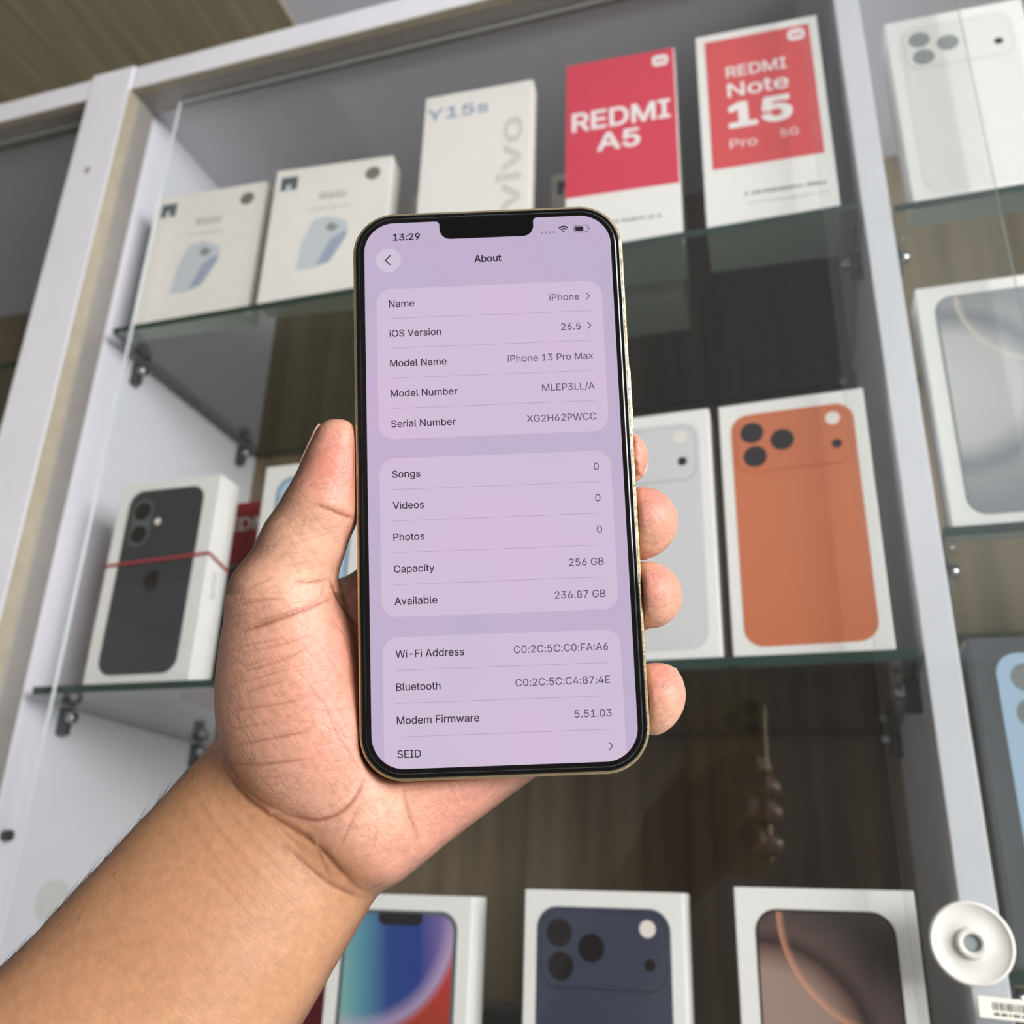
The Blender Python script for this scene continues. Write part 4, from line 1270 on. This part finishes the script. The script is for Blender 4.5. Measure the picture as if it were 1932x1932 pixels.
palm_h = nmath('ADD', nmath('MULTIPLY', palm_a, 0.65), nmath('ADD', nmath('MULTIPLY', palm_b, 0.4), nmath('MULTIPLY', ridge, 0.4)))
arm_h = nmath('ADD', nmath('MULTIPLY', arm_a, 0.26), nmath('ADD', nmath('MULTIPLY', pores.outputs['Distance'], 0.7), 0.55))
mxh = nt.nodes.new('ShaderNodeMix'); mxh.data_type = 'FLOAT'
nt.links.new(a_.outputs['Alpha'], mxh.inputs[0]); nt.links.new(arm_h, mxh.inputs[2]); nt.links.new(palm_h, mxh.inputs[3])
hgt = nmath('ADD', mxh.outputs[0], nmath('MULTIPLY', n1.outputs[0], 0.6))
bp = nt.nodes.new('ShaderNodeBump'); bp.inputs['Strength'].default_value = 0.42; bp.inputs['Distance'].default_value = 0.00022
nt.links.new(hgt, bp.inputs['Height']); nt.links.new(bp.outputs[0], b.inputs['Normal'])
# lines are a little darker: pigment plus cavity shade painted into the colour
tone = nmath('ADD', nmath('MULTIPLY', nmath('MINIMUM', nmath('MULTIPLY', mxh.outputs[0], 1.1), 1.0), 0.16), 0.87)
vm2 = nt.nodes.new('ShaderNodeVectorMath'); vm2.operation = 'SCALE'
nt.links.new(vm.outputs[0], vm2.inputs[0]); nt.links.new(tone, vm2.inputs['Scale'])
nt.links.new(vm2.outputs[0], b.inputs['Base Color'])
me.materials.append(skin)
person = bpy.data.objects.new('person', me)
COL.objects.link(person)
person.matrix_world = PHONE
tag(person, 'bare forearm and left hand holding up the lit smartphone, thumb along its edge', 'person')

# nails: thin curved plates set on the finger ends
nail_m = mat('nail', (214, 176, 156), 0.25, coat=0.3)
def nail(c, u, nrm, length, width, start):
    u = np.array(u, float); u /= np.linalg.norm(u)
    nrm = np.array(nrm, float); nrm -= u * (nrm @ u); nrm /= np.linalg.norm(nrm)
    w = np.cross(u, nrm)
    rows, cols = 10, 9
    pts = []
    for i in range(rows):
        s = start + length * i / (rows - 1)
        wd = width * (1 - 0.25 * max(0, (i / (rows - 1) - 0.6) / 0.4) ** 2)
        for j in range(cols):
            t = (j / (cols - 1) - 0.5) * 2
            pts.append(np.array(c) + u * s + nrm * 7.0 * math.cos(t * 0.9) + w * (wd / 2) * math.sin(t * 0.9) / math.sin(0.9))
    P = np.array(pts)
    for _ in range(25):
        g = grad(P); d = sdf(P) - 0.35
        gn = g / (np.linalg.norm(g, axis=1)[:, None] + 1e-9)
        P = P - gn * np.clip(d, -1, 1)[:, None] * 0.6
    gn = grad(P); gn /= np.linalg.norm(gn, axis=1)[:, None] + 1e-9
    Q = P - gn * 0.6
    v = [tuple(p) for p in P] + [tuple(p) for p in Q]
    n = rows * cols
    f = []
    for i in range(rows - 1):
        for j in range(cols - 1):
            a = i * cols + j
            f.append([a, a + 1, a + cols + 1, a + cols])
            f.append([n + a, n + a + cols, n + a + cols + 1, n + a + 1])
    edge = [j for j in range(cols)] + [i * cols + cols - 1 for i in range(1, rows)] + [(rows - 1) * cols + j for j in range(cols - 2, -1, -1)] + [i * cols for i in range(rows - 2, 0, -1)]
    for a, bq in zip(edge, edge[1:] + edge[:1]):
        f.append([a, n + a, n + bq, bq])
    return add_obj('nail', v, f, nail_m, person, True)
nail((-45.4, 10, -3.2), (0.14, 0.98, 0.06), (-0.80, 0.05, -0.60), 13.5, 12.0, -4.5)
for c, u in (((36, 7, -10), (0.25, 0, 0.97)), ((41.6, -11.2, -10), (0.2, 0, 0.97)), ((41.6, -32.8, -8), (0.15, 0, 0.98)), ((41, -60.5, -9.5), (0.15, 0, 0.98))):
    nail(c, u, (0.80, 0.05, -0.60), 9.0, 9.0, -9.0)

# fine dark hairs along the outer edge of the forearm
hv, hf = [], []
rs = np.random.RandomState(5)
out_side = np.array([-0.75, 0.62, -0.25])
cand = np.where((along < -2) & (along > -135) & (N @ out_side > 0.25) & (N[:, 2] > -0.55) & (N[:, 2] < 0.75))[0]
wgt = np.clip(0.85 - N[cand, 2], 0.05, 1) ** 2
pick = rs.choice(cand, 900, replace=False, p=wgt / wgt.sum())
for i in pick:
    p0 = V[i]; n0 = N[i]
    t0 = axis * rs.uniform(0.6, 1.0) + out_side * rs.uniform(-0.1, 0.5) + rs.normal(size=3) * 0.18
    t0 = t0 - n0 * (t0 @ n0); t0 /= np.linalg.norm(t0)
    L = rs.uniform(3.5, 8.0)
    lift = rs.uniform(0.08, 0.42)
    r0 = rs.uniform(0.035, 0.06)
    sd = np.cross(n0, t0)
    k = len(hv)
    for q in range(4):
        s = q / 3
        c = p0 + t0 * L * s + n0 * L * lift * (s - 0.35 * s * s) - n0 * 0.1
        r = r0 * (1 - 0.8 * s)
        for aa in (0, 2.094, 4.189):
            hv.append(tuple(c + (n0 * math.cos(aa) + sd * math.sin(aa)) * r))
    for q in range(3):
        for a in range(3):
            hf.append([k + q * 3 + a, k + q * 3 + (a + 1) % 3, k + q * 3 + 3 + (a + 1) % 3, k + q * 3 + 3 + a])
hair = add_obj('arm_hair', hv, hf, mat('dark_hair', (42, 32, 26), 0.5), person)
hair['kind'] = 'stuff'
bpy.context.view_layer.update()
